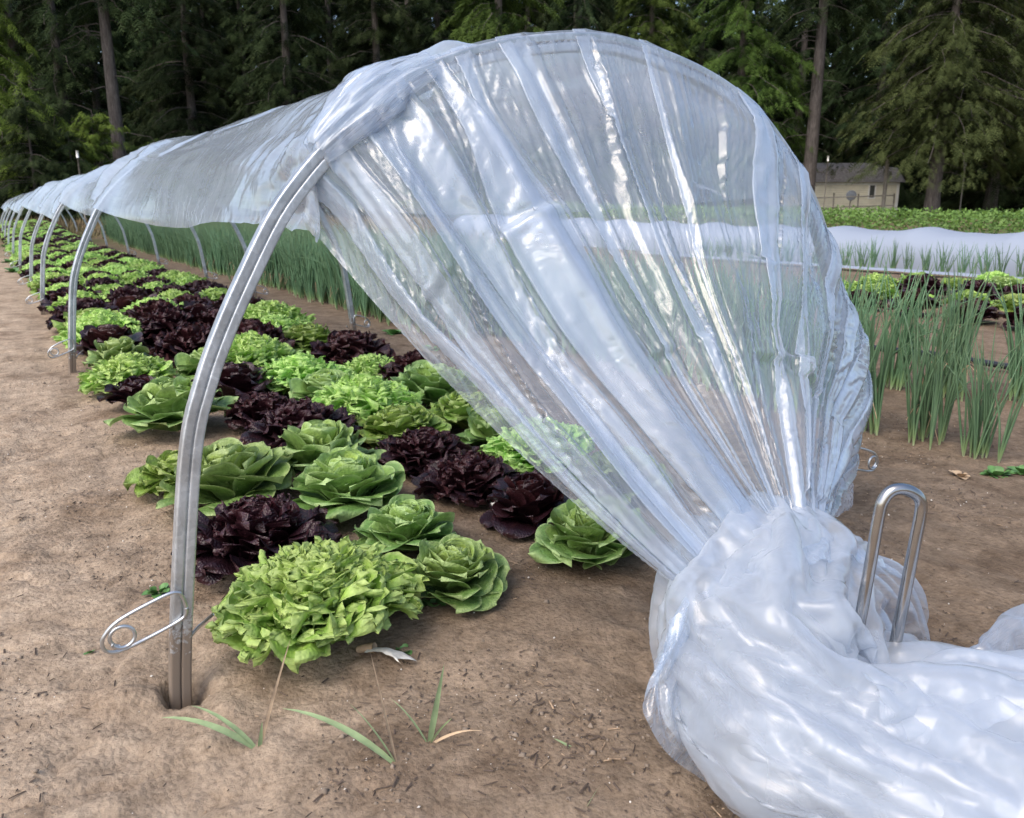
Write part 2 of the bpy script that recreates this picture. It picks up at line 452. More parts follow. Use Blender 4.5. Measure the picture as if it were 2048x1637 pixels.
HOOP_LABELS = ['nearest steel hoop, its left leg in full view with the film drawn over its arch',
               'second steel hoop back, its left leg on the path edge beside the second wire loop',
               'third steel hoop back along the lettuce bed under the film',
               'fourth steel hoop back along the lettuce bed under the film',
               'fifth steel hoop back along the lettuce bed under the film',
               'sixth steel hoop back along the lettuce bed under the film',
               'seventh steel hoop back, small between the distant lettuces',
               'eighth steel hoop back, small near the tunnel end',
               'ninth steel hoop back, tiny near the far tunnel end',
               'last steel hoop at the far end of the tunnel']
for i, y in enumerate(HOOP_Y):
    h = empty('tunnel_hoop', (XC + float(veer(y)), y, 0)); h.scale = (1. if i == 0 else .94, 1, 1); tag(h, HOOP_LABELS[i], 'hoop', 'steel hoops of the tunnel')
    h.rotation_euler = ([0, 0, .0, .02, -.015, .02, -.02, .01, 0, .01][i], 0, [0, .20, .01, -.02, .03, -.02, .02, 0, .02, 0][i])
    b = bpy.data.objects.new('hoop_bar', hoop_mesh); COL.objects.link(b); b.parent = h
    if i < 6:
        for me, lx, zz in ((wmL, hoop_xz(hoop_l(.2))[0] - XC, .2), (wmR, XC - hoop_xz(hoop_l(.17))[0], .17)):
            c_ = bpy.data.objects.new('wire_clip', me); COL.objects.link(c_); c_.parent = h; c_.location = (lx, -.006, zz - .02 * (i > 0))

# steel U pin that anchors the gathered end
pk = empty('anchor_stake', (1.228, .785, 0)); tag(pk, 'polished steel U-shaped stake pinning the knotted film end to the soil', 'stake')
pts = [(-.045, 0, -.12)] + [(-.043 + .012 * t, 0, -.12 + .60 * t) for t in np.linspace(.1, 1, 6)]
pts += [(-.028, 0, .505), (-.018, 0, .522), (0, 0, .528), (.020, 0, .524), (.036, 0, .512), (.042, 0, .49)]
pts += [(.042 - .014 * t, 0, .49 - .60 * t) for t in np.linspace(.1, 1, 6)]
pk.rotation_euler = (rad(-3), rad(4), rad(-30))
MB().tube(spline(np.array(pts), 90), .0105, 14).build('stake_rod', bright, pk)
# ------------------------------------------------------------------ plastic film
film = film_mat('clear_film', .29, .13, .2, .2, .07)
film_fan = film_mat('pleated_film', .30, .14, .5, .2, .06)
film_bunch = film_mat('bunched_film', .31, .22, .0, .24, .035, 0., (.80, .855, .935))
FILM = empty('tunnel_film', (XC, 1.69, 0)); tag(FILM, 'clear plastic film draped over the hoops, its near end knotted and pinned at a stake', 'plastic film')
OFF = np.array([XC, 1.69, 0])

def buckle(X, eu, ev, iters, att, bend, closed=False, pin=None, floor=.012, relax=.5):
    """Let a sheet that is a little too big for its shape crease up: rest lengths exceed the distances
    by eu / ev, each vertex is drawn back to its place by att, and bend keeps folds from closing."""
    X = X.copy(); X0 = X.copy()
    n, m = X.shape[:2]
    if closed: ix = lambda k: np.roll(X, -k, 1)
    def con(a, b, L, st):
        d = b - a; l = np.linalg.norm(d, axis=-1, keepdims=True) + 1e-9
        c = st * .5 * (l - L[..., None]) / l * d
        return c
    d = lambda A, B: np.linalg.norm(A - B, axis=-1)
    Xp = np.concatenate([X, X[:, :1], X[:, 1:2]], 1) if closed else X
    Lu = d(X[1:], X[:-1]) * eu; Lv = d(Xp[:, 1:], Xp[:, :-1]) * ev
    s1 = np.sqrt(Lu[:, :-1] ** 2 + Lv[:-1, :Lu.shape[1] - 1] ** 2)
    Lu2 = Lu[1:] + Lu[:-1]; Lv2 = Lv[:, 1:] + Lv[:, :-1]
    w = np.ones((n, m, 1)) if pin is None else (1 - pin)[..., None]
    for it in range(iters):
        for par in (0, 1):
            a, b2 = X[par:-1:2], X[par + 1::2]; k = len(b2); a = a[:k]
            c = con(a, b2, Lu[par::2][:k], .9); wa = w[par:-1:2][:k]; wb = w[par + 1::2]
            X[par:-1:2][:k] += c * wa; X[par + 1::2] -= c * wb
            a, b2 = X[:, par:-1:2], X[:, par + 1::2]; k = b2.shape[1]; a = a[:, :k]
            c = con(a, b2, Lv[:, par::2][:, :k], .9)
            X[:, par:-1:2][:, :k] += c * w[:, par:-1:2][:, :k]; X[:, par + 1::2] -= c * w[:, par + 1::2]
            # shear
            for sg in (0, 1):
                A = X[par:-1:2]; Bn = X[par + 1::2]; k = len(Bn); A = A[:k]
                if sg: c = con(A[:, :-1], Bn[:, 1:], s1[par::2][:k], .25); X[par:-1:2][:k, :-1] += c * w[par:-1:2][:k, :-1]; X[par + 1::2][:, 1:] -= c * w[par + 1::2][:, 1:]
                else: c = con(A[:, 1:], Bn[:, :-1], s1[par::2][:k], .25); X[par:-1:2][:k, 1:] += c * w[par:-1:2][:k, 1:]; X[par + 1::2][:, :-1] -= c * w[par + 1::2][:, :-1]
        if closed:
            c = con(X[:, -1], X[:, 0], Lv[:, m - 1], .9); X[:, -1] += c * w[:, -1]; X[:, 0] -= c * w[:, 0]
        if bend:
            c = con(X[:-2], X[2:], Lu2, bend); X[:-2] += c * w[:-2]; X[2:] -= c * w[2:]
            k = m - 2
            c = con(X[:, :-2], X[:, 2:], Lv2[:, :k], bend); X[:, :-2] += c * w[:, :-2]; X[:, 2:] -= c * w[:, 2:]
        X += (X0 - X) * att * w
        X[..., 2] = np.maximum(X[..., 2], floor)
    return X

HY = np.array(HOOP_Y)
def cover_point(S, Y):
    """S 0..1 from the left film edge to the right one, at bed coordinate Y."""
    k = np.clip(np.searchsorted(HY, Y, 'right') - 1, 0, len(HY) - 1)
    y0 = HY[k]; y1 = np.r_[HY, HY[-1] + 3.4][k + 1]
    tau = np.clip((Y - y0) / (y1 - y0), 0, 1); sag = 4 * tau * (1 - tau)
    dn = np.minimum(np.abs(Y - y0), np.abs(y1 - Y))            # distance to the nearest hoop
    zl = .985 + .05 * np.sin(k * 2.1); zr = 1.03 + .03 * np.sin(k * 1.3)
    first = (k == 0)
    n = len(_tab) // 2
    lL = np.interp(zl, _tab[:n, 1], _len[:n]); lR = 1 - np.interp(zr, _tab[:n, 1], _len[:n])
    l = lL + (lR - lL) * S
    x, z = hoop_xz(l); nx, nz = hoop_n(l)
    p = P3(S * 2.6, Y, 0)
    hug = np.exp(-(dn / .16) ** 2)
    off = .024 + (1 - hug) * .014
    # loose film bulging on either side of each hoop
    bul = np.exp(-((dn - .22) / .17) ** 2)
    off = off + bul * (.045 + .06 * np.maximum(0, gn(p * [2.2, 1.1, 1] + [0, 0, 3], 51))) * np.where(first, .5, 1.1)
    # pleats running into the hoops
    gat = np.exp(-dn / .32)
    rid = ridge(P3(S * 15. + .35 * gn(p * 2, 8), Y * .9, k * 3.1), 2, 57)
    off = off + gat * .011 * rid * sstep(.0, .08, dn)
    # long soft folds from hoop to hoop
    off = off + .022 * sag * ridge(P3(S * 5.5 + .22 * np.sin(Y * 1.3 + k), Y * .30, k * 1.7), 2, 61)
    off = off + .022 * crumple(P3(S * 4.5, Y * .8, 0), 63) * (1 - hug)
    top = np.sin(np.clip(S, 0, 1) * PI)
    off = off + np.where(first, .045 * np.exp(-((tau - .55) / .3) ** 2) * np.exp(-((S - .42) / .25) ** 2), 0)
    off = np.where(first, .018 + (off - .018) * (.12 + .88 * sstep(.0, .9, Y - 1.69)) , off)
    # at the first hoop the left edge has slipped inside the leg, and the sheet is cinched over its shoulder
    ne = np.where(first, np.exp(-((Y - 1.69) / .40) ** 2), 0)
    off = off - .115 * ne * sstep(.10, .0, S)
    c1 = np.where(first, np.exp(-((Y - 1.72) / .30) ** 2), 0)
    off = off + c1 * (.05 * np.exp(-((S - .205) / .035) ** 2) - .09 * np.exp(-((S - .262) / .022) ** 2) + .03 * np.exp(-((S - .31) / .03) ** 2)) * sstep(.0, .10, dn)
    x = x + nx * off; z = z + nz * off
    # slack: the middle of each span sinks, its sides swing in
    z = z - sag * np.where(first, .05, .085) * (0.4 + .6 * top)
    side = (S - .5) * 2
    x = x - sag * side * np.abs(side) ** 2 * np.where(first, .13, .12)
    edge = np.exp(-np.minimum(S, 1 - S) / .1)
    z = z - sag * edge * .07
    x = XC + veer(Y) + (x - XC) * np.interp(Y, [1.69, 5.9], [1, .94])
    Y2 = Y + (x - XC) * .2 * np.exp(-((Y - 5.9) / 1.3) ** 2)      # the second hoop stands askew
    return P3(x, Y2, z)

yc = axis([(1.69, 2.4, .012), (2.4, 5., .025), (5., 6.6, .018), (6.6, 12, .035), (12, 20, .07), (20, 36, .14)])
sc_ = np.linspace(0, 1, 230)
SS, YY = np.meshgrid(sc_, yc, indexing='ij')
CV = cover_point(SS, YY)
# the first metre is bunched on the left of hoop 1: shrink towards it and crumple
b = np.exp(-((YY - 1.69) / .3)) * sstep(.42, .02, SS)
cr = P3(ridge(CV * 8, 2, 71), ridge(CV * 8, 2, 72), ridge(CV * 8, 2, 73))
CV = CV + (b * sstep(1.69, 1.8, YY))[..., None] * cr * .034
MB().add(CV - OFF, gridF(*SS.shape), np.stack([SS * 2.4, YY], -1)).build('cover_sheet', film, FILM)

# ---- the end drape: from the first hoop down to the neck of the knot
lP = hoop_l(1.02); lQ = 1 - hoop_l(.03)
def drape_base(U, T):
    l = lP + (lQ - lP) * U
    x, z = hoop_xz(l); nx, nz = hoop_n(l)
    # below the clamp on the left the sheet slips inside the leg
    ins = sstep(.045, .0, U)
    o = .027 - .080 * ins
    H = P3(x + nx * o, 1.69 - .0 + .06 * ins, z + nz * o)
    a = PI * np.interp(U, [0, .05, .19, .45, .70, 1], [0, .10, .50, .64, .74, 1])
    Nk = P3(1.245 - .195 * np.cos(a), 1.07 - .03 * np.sin(a) + .04 * np.cos(a) * 0, .285 + .02 * np.cos(a) * -1 + .085 * np.sin(a))
    # starts level over the hoop, then runs straight to the neck
    C = H + P3(0 * U, -.10 - .03 * np.sin(a), -.0 * U + .02 * np.sin(a))
    t = T[..., None]
    w0 = np.clip(1 - t / .16, 0, 1) ** 2
    L = H + (Nk - H) * t
    B = L + w0 * 0
    puff = np.exp(-((T - .14) / .10) ** 2) * .018
    out = P3(0 * U, -1 + 0 * U, .35 + 0 * U)
    B = B + out * (puff * np.sin(np.clip(U * 1.05, 0, 1) * PI) ** .5 * sstep(0, .02, T))[..., None]
    # slack hangs, the right side billows outward
    B[..., 2] -= .05 * 4 * T * (1 - T) * sstep(.8, .1, U)
    B[..., 0] += .09 * np.sin(PI * np.clip(T * 1.7, 0, 1)) * sstep(.60, .86, U) * (1 - .95 * sstep(.84, .97, U))
    return B

PLEATS = [(.026, .006), (.050, .013), (.084, .009), (.106, .014), (.150, .016), (.176, .009), (.222, .011), (.290, .007),
          (.355, .004), (.492, .022), (.570, .007), (.665, .007), (.735, .012), (.778, .017), (.838, .015), (.872, .016), (.925, .012)]
NT_ = 120
tt = np.r_[np.linspace(0, .06, 9)[:-1], np.linspace(.06, 1, NT_)]
q_, ly_, kk_ = [], [], []        # zigzag coordinate, layer, pleat index (or gap)
segs = []
for k in range(len(PLEATS) + 1):
    segs.append(('gap', k))
    if k < len(PLEATS): segs.append(('fold', k))
ul, typ, ka, la = [], [], [], []
for s_, k in segs:
    if s_ == 'gap':
        for f in np.linspace(0, 1, 16 if k not in (8, 9, 10, 11) else 62)[:-1]: typ.append(0); ka.append(k); la.append(f)
    else:
        for f in np.linspace(0, 3, 28)[:-1]: typ.append(1); ka.append(k); la.append(f)
typ.append(0); ka.append(len(PLEATS)); la.append(1.)
typ = np.array(typ); ka = np.array(ka); la = np.array(la)
U = np.zeros((len(typ), len(tt))); LY = np.zeros_like(U)
kp = np.arange(len(PLEATS))
pu = np.array([p[0] for p in PLEATS]); pd = np.array([p[1] for p in PLEATS])
# pleat centre wanders and its width breathes along the drop
wob = .017 * gn(P3(kp[:, None] * 7.3, tt[None] * 2.6, 0), 81) * sstep(0, .15, tt)[None]
wid = pd[:, None] * np.clip(1.0 + 1.15 * gn(P3(kp[:, None] * 5.1, tt[None] * 2.4, 4), 82), .12, 2.2) * (1 + .25 * sstep(.2, .8, tt))[None]
cen = pu[:, None] + wob
for i in range(len(typ)):
    k = ka[i]
    if typ[i]:
        f = la[i]
        q = 1 - abs((f % 2) - 1)                # 0-1-0-1 zigzag
        q = f if f <= 1 else (2 - f if f <= 2 else f - 2)
        U[i] = cen[k] + (2 * q - 1) * wid[k]
        LY[i] = f / 3
    else:
        lo = cen[k - 1] + wid[k - 1] if k > 0 else 0 * tt
        hi = cen[k] - wid[k] if k < len(PLEATS) else 0 * tt + 1
        U[i] = lo + (hi - lo) * la[i]
        LY[i] = 0
# fold thickness: third layer stands proud, eased back to the sheet in the gaps
prof = np.zeros(len(typ))
prof[typ == 1] = la[typ == 1] / 3
for i in range(len(typ)):
    if typ[i] == 0 and 0 < ka[i]: prof[i] = max(0, 1 - la[i] * 3.5) ** 2
ker = np.array([1, 2, 3, 2, 1.]); ker /= ker.sum()
def smooth_rows(A):
    Ap = np.pad(A, [(2, 2)] + [(0, 0)] * (A.ndim - 1), mode='edge')
    return sum(ker[j] * Ap[j:j + len(A)] for j in range(5))
U[1:-1] = smooth_rows(U)[1:-1]
T = np.broadcast_to(tt[None], U.shape)
B = drape_base(U, T)
e = 1e-3
nb = unit(np.cross(drape_base(U + e, T) - drape_base(U - e, T), drape_base(U, np.minimum(T + e, 1)) - drape_base(U, np.maximum(T - e, 0))))
nb = np.where((nb[..., 1:2] > 0), -nb, nb)
bell = sstep(0, .10, T) * (1 - .55 * sstep(.75, 1, T))
disp = prof[:, None] * (.016 + .008 * gn(P3(ka[:, None] * 3.3, T * 3, 0), 83)) * (.35 + .65 * bell)
# between the folds the sheet is drawn into soft radial waves and thin creases
disp = disp + bell * .018 * gn(P3(U * 17, T * 1.3, 0), 84) + bell * sstep(.26, .16, U) * .020 * gn(P3(U * 34, T * .8, 0), 90)
fine = ridge(P3(U * 46 + .5 * gn(P3(U * 8, T * 3, 1), 87), T * 1.1, 0), 2, 85)
disp = disp + bell * .0035 * fine * (1 - .45 * sstep(.33, .4, U) * sstep(.74, .7, U))
disp = disp + bell * .020 * crumple(P3(U * 20 + T * 1.5, T * 3.2, 5.), 92) + bell * .012 * gn(P3(U * 60, T * 2.2, 3.), 93) * sstep(.42, .3, U)
mid = sstep(.33, .42, U) * sstep(.75, .68, U)
disp = disp + bell * mid * (.030 * crumple(P3(U * 12, T * 4.5, 2.), 86) * sstep(.12, .35, T) + .010 * gn(P3(U * 26, T * 7, 1.), 88) * sstep(.6, .3, T))
rt = sstep(.72, .8, U)
disp = disp + bell * rt * .006 * crumple(P3(U * 9, T * 3, 6.), 89)
D = B + nb * disp[..., None]
pinw = np.clip(1 - T / .03, 0, 1) ** .5; pinw = np.maximum(pinw, sstep(.985, 1., T))
D = buckle(D, 1.15, 1.03, 110, .018, .10, False, pinw.T.copy().T)
MB().add(D - OFF, gridF(*U.shape), np.stack([np.cumsum(np.full(U.shape, 2.2 / len(U)), 0), T * .9], -1)).build('end_drape', film_fan, FILM)

# ---- film gathered tight on the left shoulder of the first hoop
def sleeve(l0, l1, r0, seed, yoff):
    n, m = 110, 72
    l = np.linspace(l0, l1, n)[:, None]; th = np.linspace(0, 2 * PI, m, endpoint=False)[None]
    x, z = hoop_xz(l); nx, nz = hoop_n(l)
    f = np.linspace(0, 1, n)[:, None]
    r = r0 * (.55 + .45 * np.sin(PI * np.clip(f, 0, 1)) ** .6)
    pp = P3(l * 14, np.cos(th) * 1.1, np.sin(th) * 1.1)
    r = r * (1 + .34 * (ridge(pp * [1.2, 2.6, 2.6], 2, seed) - .5) + .2 * gn(pp * 1.2, seed + 3) + .5 * crumple(pp * 1.6, seed + 8)) + .012
    q = r * np.cos(th) + .012; yy = r * np.sin(th) * 1.25
    V = P3(x + nx * q, 1.69 + yoff + yy, z + nz * q)
    return V, gridF(n, m, cv=True), np.stack(np.broadcast_arrays(th * .3, l * 3), -1)
mb = MB()
for l0, l1, r0, sd_, yo in ((hoop_l(1.10), hoop_l(1.285), .033, 91, -.005), (hoop_l(1.13), hoop_l(1.25), .045, 95, .015)):
    V, Fq, uv = sleeve(l0, l1, r0, sd_, yo); mb.add(V - OFF, Fq, uv)
mb.build('gathered_shoulder', film_fan, FILM)

# ---- the knot and the loose tail
def loft(ctrl, nn, m, seed, amp, scale=1., lobes=0.):
    C = spline(np.array([c[:3] for c in ctrl], float), nn); R = spline(np.array([c[3:6] for c in ctrl], float), nn)
    t = unit(np.gradient(C, axis=0)); up = np.array([0, 0, 1.])
    e1 = unit(np.cross(t, up)); e2 = np.cross(e1, t)
    th = np.linspace(0, 2 * PI, m, endpoint=False)
    ca, sa = np.cos(th), np.sin(th)
    V = C[:, None] + scale * (R[:, 0, None, None] * ca[None, :, None] * e1[:, None] + R[:, 1, None, None] * sa[None, :, None] * e2[:, None])
    Nn = unit(ca[None, :, None] * e1[:, None] + sa[None, :, None] * e2[:, None])
    q = V + .03 * P3(gn(V * 5, seed + 1), gn(V * 5, seed + 2), gn(V * 5, seed + 3))
    lp = np.linspace(0, 1, nn)[:, None] * 2.2; tw = th[None] + .9 * lp + .25 * gn(q * 4, seed + 9)      # creases twist along the pull
    aq = P3(lp + .15 * gn(q * 6, seed + 2), np.cos(tw) * 1.5, np.sin(tw) * 1.5)
    d = amp * (.030 * gn(q * 3.4, seed) + .020 * (ridge(aq, 1, seed + 5) - .4) + .012 * (ridge(aq * [1., 2., 2.], 1, seed + 6) - .4) + .030 * crumple(q * 5., seed + 7))
    V = V + Nn * d[..., None]
    V[..., 2] = np.maximum(V[..., 2], .012 + .01 * gn(V * 9, 3))
    L = np.linspace(0, 1.6, nn)[:, None]
    return V, gridF(nn, m, cv=True), np.stack(np.broadcast_arrays(th[None] * .3, L), -1)
KN = [(1.265, 1.15, .325, .17, .075, 0), (1.255, 1.06, .30, .185, .088, 0), (1.19, .97, .245, .19, .11, 0), (1.115, .89, .185, .19, .15, 0), (1.075, .80, .14, .18, .135, 0),
      (1.12, .71, .115, .21, .115, 0), (1.22, .62, .10, .23, .10, 0), (1.31, .5, .09, .22, .08, 0)]
TL = [(1.07, .86, .08, .15, .07, 0), (1.15, .73, .10, .225, .11, 0), (1.26, .58, .11, .30, .12, 0), (1.36, .39, .11, .33, .125, 0), (1.43, .15, .11, .34, .115, 0), (1.48, -.12, .10, .33, .10, 0), (1.5, -.45, .07, .25, .06, 0)]
def refine(V, k, closed=False):
    """k times finer grid, straight between the old points so folds stay crisp, then eased once."""
    if closed: V = np.concatenate([V, V[:, :1]], 1)
    n, m = V.shape[:2]
    iu = np.linspace(0, n - 1, (n - 1) * k + 1); iv = np.linspace(0, m - 1, (m - 1) * k + 1)
    a0 = np.minimum(iu.astype(int), n - 2); fu = (iu - a0)[:, None, None]
    W = V[a0] * (1 - fu) + V[a0 + 1] * fu
    b0 = np.minimum(iv.astype(int), m - 2); fv = (iv - b0)[None, :, None]
    W = W[:, b0] * (1 - fv) + W[:, b0 + 1] * fv
    if closed: W = W[:, :-1]
    for _ in range(2):
        Z = W.copy()
        Z[1:-1] = W[1:-1] * .5 + (W[:-2] + W[2:]) * .25
        if closed: Z = Z * .5 + (np.roll(Z, 1, 1) + np.roll(Z, -1, 1)) * .25
        else: Z[:, 1:-1] = Z[:, 1:-1] * .5 + (Z[:, :-2] + Z[:, 2:]) * .25
        W = Z
    return W
def shells(ctrl, nn, m, specs):
    mb = MB()
    for sc2, sd_, am, eu, ev in specs:
        V, _, _ = loft(ctrl, nn, m, sd_, am, sc2)
        V = buckle(V, eu, ev, 260, .007, .05, True)
        V = refine(V, 3, True)
        V = V + .004 * P3(gn(V * 20, sd_), gn(V * 20, sd_ + 1), gn(V * 20, sd_ + 2))
        V = V + .011 * crumple(V * 12, sd_ + 5)[..., None] * unit(V - V.mean(1, keepdims=True))
        V = buckle(V, 1.014, 1.026, 40, .01, .16, True)
        n, q = V.shape[:2]
        a_, b_ = np.meshgrid(np.linspace(0, 1.6, n), np.linspace(0, 2., q), indexing='ij')
        mb.add(V - OFF, gridF(n, q, cv=True), np.stack([b_, a_], -1))
    return mb
shells(KN, 40, 54, ((1., 101, .9, 1.035, 1.30), (.86, 111, 1., 1.06, 1.32), (.6, 121, 1., 1.1, 1.15))).build('gathered_knot', film_bunch, FILM)
shells(TL, 52, 54, ((1., 131, .9, 1.03, 1.26), (.86, 141, 1., 1.06, 1.28), (.6, 151, 1., 1.1, 1.15))).build('loose_tail', film_bunch, FILM)

def flap(C, n, m, seed, amp=1.):
    """Sheet through a grid of control points."""
    C = np.asarray(C, float)
    rows = np.stack([spline(r, m) for r in C]); V = np.stack([spline(rows[:, j], n) for j in range(m)], 1)
    du = np.gradient(V, axis=0); dv = np.gradient(V, axis=1); Nn = unit(np.cross(du, dv))
    d = amp * (.050 * crumple(V * 4.5, seed) + .018 * crumple(V * 12, seed + 3) + .015 * gn(V * 4, seed + 5))
    V = V + Nn * d[..., None]
    V[..., 2] = np.maximum(V[..., 2], .012)
    a, b2 = np.meshgrid(np.linspace(0, .6, n), np.linspace(0, .6, m), indexing='ij')
    return V, gridF(n, m), np.stack([a, b2], -1)
FL = [
    # thin clear wing on the left of the knot
    [[(1.07, 1.03, .32), (.95, .97, .31), (.86, .93, .27)], [(1.00, .97, .22), (.88, .93, .20), (.81, .90, .15)], [(1.03, .90, .10), (.97, .88, .06), (.93, .88, .02)]],
    # lobe standing out on the right, behind the stake
    [[(1.32, 1.00, .35), (1.40, .98, .34), (1.44, .97, .28)], [(1.38, .93, .30), (1.51, .93, .25), (1.59, .93, .17)], [(1.37, .86, .20), (1.50, .87, .12), (1.57, .89, .04)]],
    # collar thrown over the neck
    [[(1.09, 1.08, .28), (1.05, 1.02, .31), (1.00, .96, .30)], [(1.27, 1.06, .365), (1.25, .98, .375), (1.21, .91, .365)], [(1.45, 1.06, .30), (1.46, .99, .325), (1.44, .91, .31)]],
    # far edge of the tail lifting off the soil
    [[(1.34, .66, .13), (1.49, .64, .13), (1.74, .60, .12)], [(1.37, .71, .175), (1.49, .705, .222), (1.76, .69, .30)], [(1.39, .735, .12), (1.52, .745, .09), (1.78, .75, .05)]],
    # sheet folded across the front of the stake
    [[(1.12, .78, .16), (1.28, .745, .165), (1.50, .70, .16)], [(1.10, .70, .24), (1.29, .67, .255), (1.52, .62, .24)], [(1.06, .58, .18), (1.30, .53, .26), (1.58, .45, .26)]],
]
for nme, idx, mt in (('knot_wing', (0, 1, 2, 3), film_fan), ('tail_fold', (4,), film_bunch)):
    mb = MB()
    for i in idx:
        V, Fq, uv = flap(FL[i], 24, 24, 200 + 11 * i, .35 if i == 3 else .8); V = buckle(V, 1.10, 1.10, 200, .008, .05); V = refine(V, 4); V = buckle(V, 1.012, 1.012, 30, .01, .2)
        n_, q_2 = V.shape[:2]; a_, b_ = np.meshgrid(np.linspace(0, .6, n_), np.linspace(0, .6, q_2), indexing='ij')
        mb.add(V - OFF, gridF(n_, q_2), np.stack([a_, b_], -1))
    mb.build(nme, mt, FILM)
# ------------------------------------------------------------------ lettuces
m_butter = leaf_mat('smooth_green_leaf', (.39, .52, .13), (.14, .25, .068), (.36, .48, .2), (.34, .46, .16), .42, .2, .35, .45, 70.)
m_frill = leaf_mat('frilly_green_leaf', (.48, .70, .15), (.29, .54, .10), (.50, .68, .23), (.46, .64, .19), .45, .26, .35, .5, 60.)
m_loose = leaf_mat('loose_green_leaf', (.40, .57, .11), (.22, .39, .075), (.31, .42, .13), (.31, .42, .12), .43, .24, .4, .5, 60.)
m_dark = leaf_mat('dark_red_leaf', (.046, .0115, .015), (.0155, .0066, .0105), (.05, .017, .021), (.07, .024, .025), .36, .10, .38, .6, 80.)
m_dark2 = leaf_mat('wine_red_leaf', (.060, .016, .016), (.020, .0075, .0115), (.04, .014, .016), (.06, .024, .02), .30, .07, .5, .5, 70.)

def leaf(L, W, th0, curl, cup, ruf, rfreq, teeth, tfreq, rs, na=11, nv=11, base=.3, rz=2.2, blunt=2.2):
    """One round-ended leaf in its own frame: x along the ground outward, y across, z up."""
    a = np.sin(np.linspace(-1, 1, na) * PI / 2 * .92)[None, :] / math.sin(PI / 2 * .92)
    vv = 1 - (1 - np.linspace(0, 1, nv)) ** 1.7; v = vv[:, None]
    th = th0 + curl * vv ** 1.4
    fine = np.linspace(0, 1, 60); tf_ = th0 + curl * fine ** 1.4
    X = np.r_[0, np.cumsum(np.cos(tf_[:-1]))] * L / 59; Z = np.r_[0, np.cumsum(np.sin(tf_[:-1]))] * L / 59
    hw = np.where(v < .55, base + (1 - base) * np.sin(PI / 2 * np.minimum(v / .55, 1)) ** 1.3, np.sqrt(np.maximum(0, 1 - np.abs((v - .55) / .45) ** blunt)))
    ph = rs.uniform(0, 6.3, 6)
    psi = np.arctan2(a * 1.0, (v - .42) * 1.9)                   # angle round the rim
    rim = np.clip(np.maximum(np.abs(a) * (.25 + .75 * np.minimum(1, v / .5)), ((v - .42) / .58).clip(0) ** 1.3), 0, 1)
    tri = lambda q: np.abs((q % 1) * 2 - 1) * 2 - 1
    out = 1 + rim ** 3 * (teeth * tri(psi * tfreq / 2 + ph[0]) * np.abs(tri(psi * tfreq / 2 + ph[0])) + teeth * .5 * tri(psi * tfreq * 1.15 + ph[1]) + .04 * np.sin(psi * 3 + ph[4]))
    s = .42 + (v - .42) * out                                    # push rim points out from the blade centre
    y = a * hw * W * out
    x = np.interp(s, fine, X) + np.maximum(s - 1, 0) * L * math.cos(tf_[-1]); z = np.interp(s, fine, Z) + np.maximum(s - 1, 0) * L * math.sin(tf_[-1]); t = np.interp(s, fine, tf_)
    n = cup * a ** 2 * hw * W + cup * .35 * W * ((v - .5) / .5).clip(0) ** 2
    n = n + ruf * rim ** rz * (np.sin(psi * rfreq + ph[2]) + .55 * np.sin(psi * rfreq * 1.83 + ph[3]))
    n = n + W * (-.05 * np.exp(-(a / .13) ** 2) * (1 - v) + .022 * np.sin(v * 15 + np.abs(a) * 5 + ph[0]) * (1 - rim))
    P = np.stack([x - np.sin(t) * n, y + 0 * x, z + np.cos(t) * n], -1)
    return P, np.stack(np.broadcast_arrays(a * .5 + .5, v), -1)

def rosette(seed, n, Lr, Wr, thr, curlr, cupr, rufr, rfreq, teeth, tfreq, R0=.03, H0=.07, na=11, nv=11, base=.3, jit=.25, thp=1., rz=2.2, blunt=2.2):
    rs = np.random.default_rng(seed); mb = MB(); F = gridF(nv, na)
    lerp = lambda r, t: r[0] + (r[1] - r[0]) * t
    for i in range(n):
        t = max(0., (i - .13 * n) / (.87 * n - 1)); j = lambda s: 1 + s * rs.uniform(-1, 1)
        az = i * 2.39996 + rs.uniform(-.2, .2)
        L = lerp(Lr, t ** .9) * j(jit * .6); W = lerp(Wr, t ** .9) * j(jit * .5)
        th = lerp(thr, t ** thp) + rs.uniform(-1, 1) * jit * .45
        P, uv = leaf(L, W, th, lerp(curlr, t) + rs.uniform(-.25, .25), lerp(cupr, t) * j(.4), lerp(rufr, t) * j(.3), rfreq * j(.2), teeth * j(.3), tfreq, rs, na, nv, base, rz, blunt)
        roll = rs.uniform(-.28, .28) * (1 - .4 * t)
        y, z = P[..., 1].copy(), P[..., 2].copy()
        P[..., 1] = y * math.cos(roll) - z * math.sin(roll) * .35; P[..., 2] = z + y * math.sin(roll)
        r0 = R0 * (1 - t); h0 = .012 + H0 * t
        P[..., 0] += r0; P[..., 2] += h0
        c, s = math.cos(az), math.sin(az)
        Q = np.stack([P[..., 0] * c - P[..., 1] * s, P[..., 0] * s + P[..., 1] * c, P[..., 2]], -1)
        Q[..., 2] = np.maximum(Q[..., 2], .006 + .006 * rs.random())
        sh = np.clip(t * .95 + .25 * (1 - uv[..., 1]) * t + rs.uniform(-.12, .12), 0, 1)
        mb.add(Q, F, uv, sh.ravel())
    return mb

def norm_head(mb):
    """Scale a head so its outline is one metre across and it sits on z = 0."""
    V = np.concatenate(mb.V); r = np.percentile(np.linalg.norm(V[:, :2], axis=1), 98.5)
    mb.V = [v * [1 / (2 * r), 1 / (2 * r), 1 / (2 * r)] for v in mb.V]; return mb

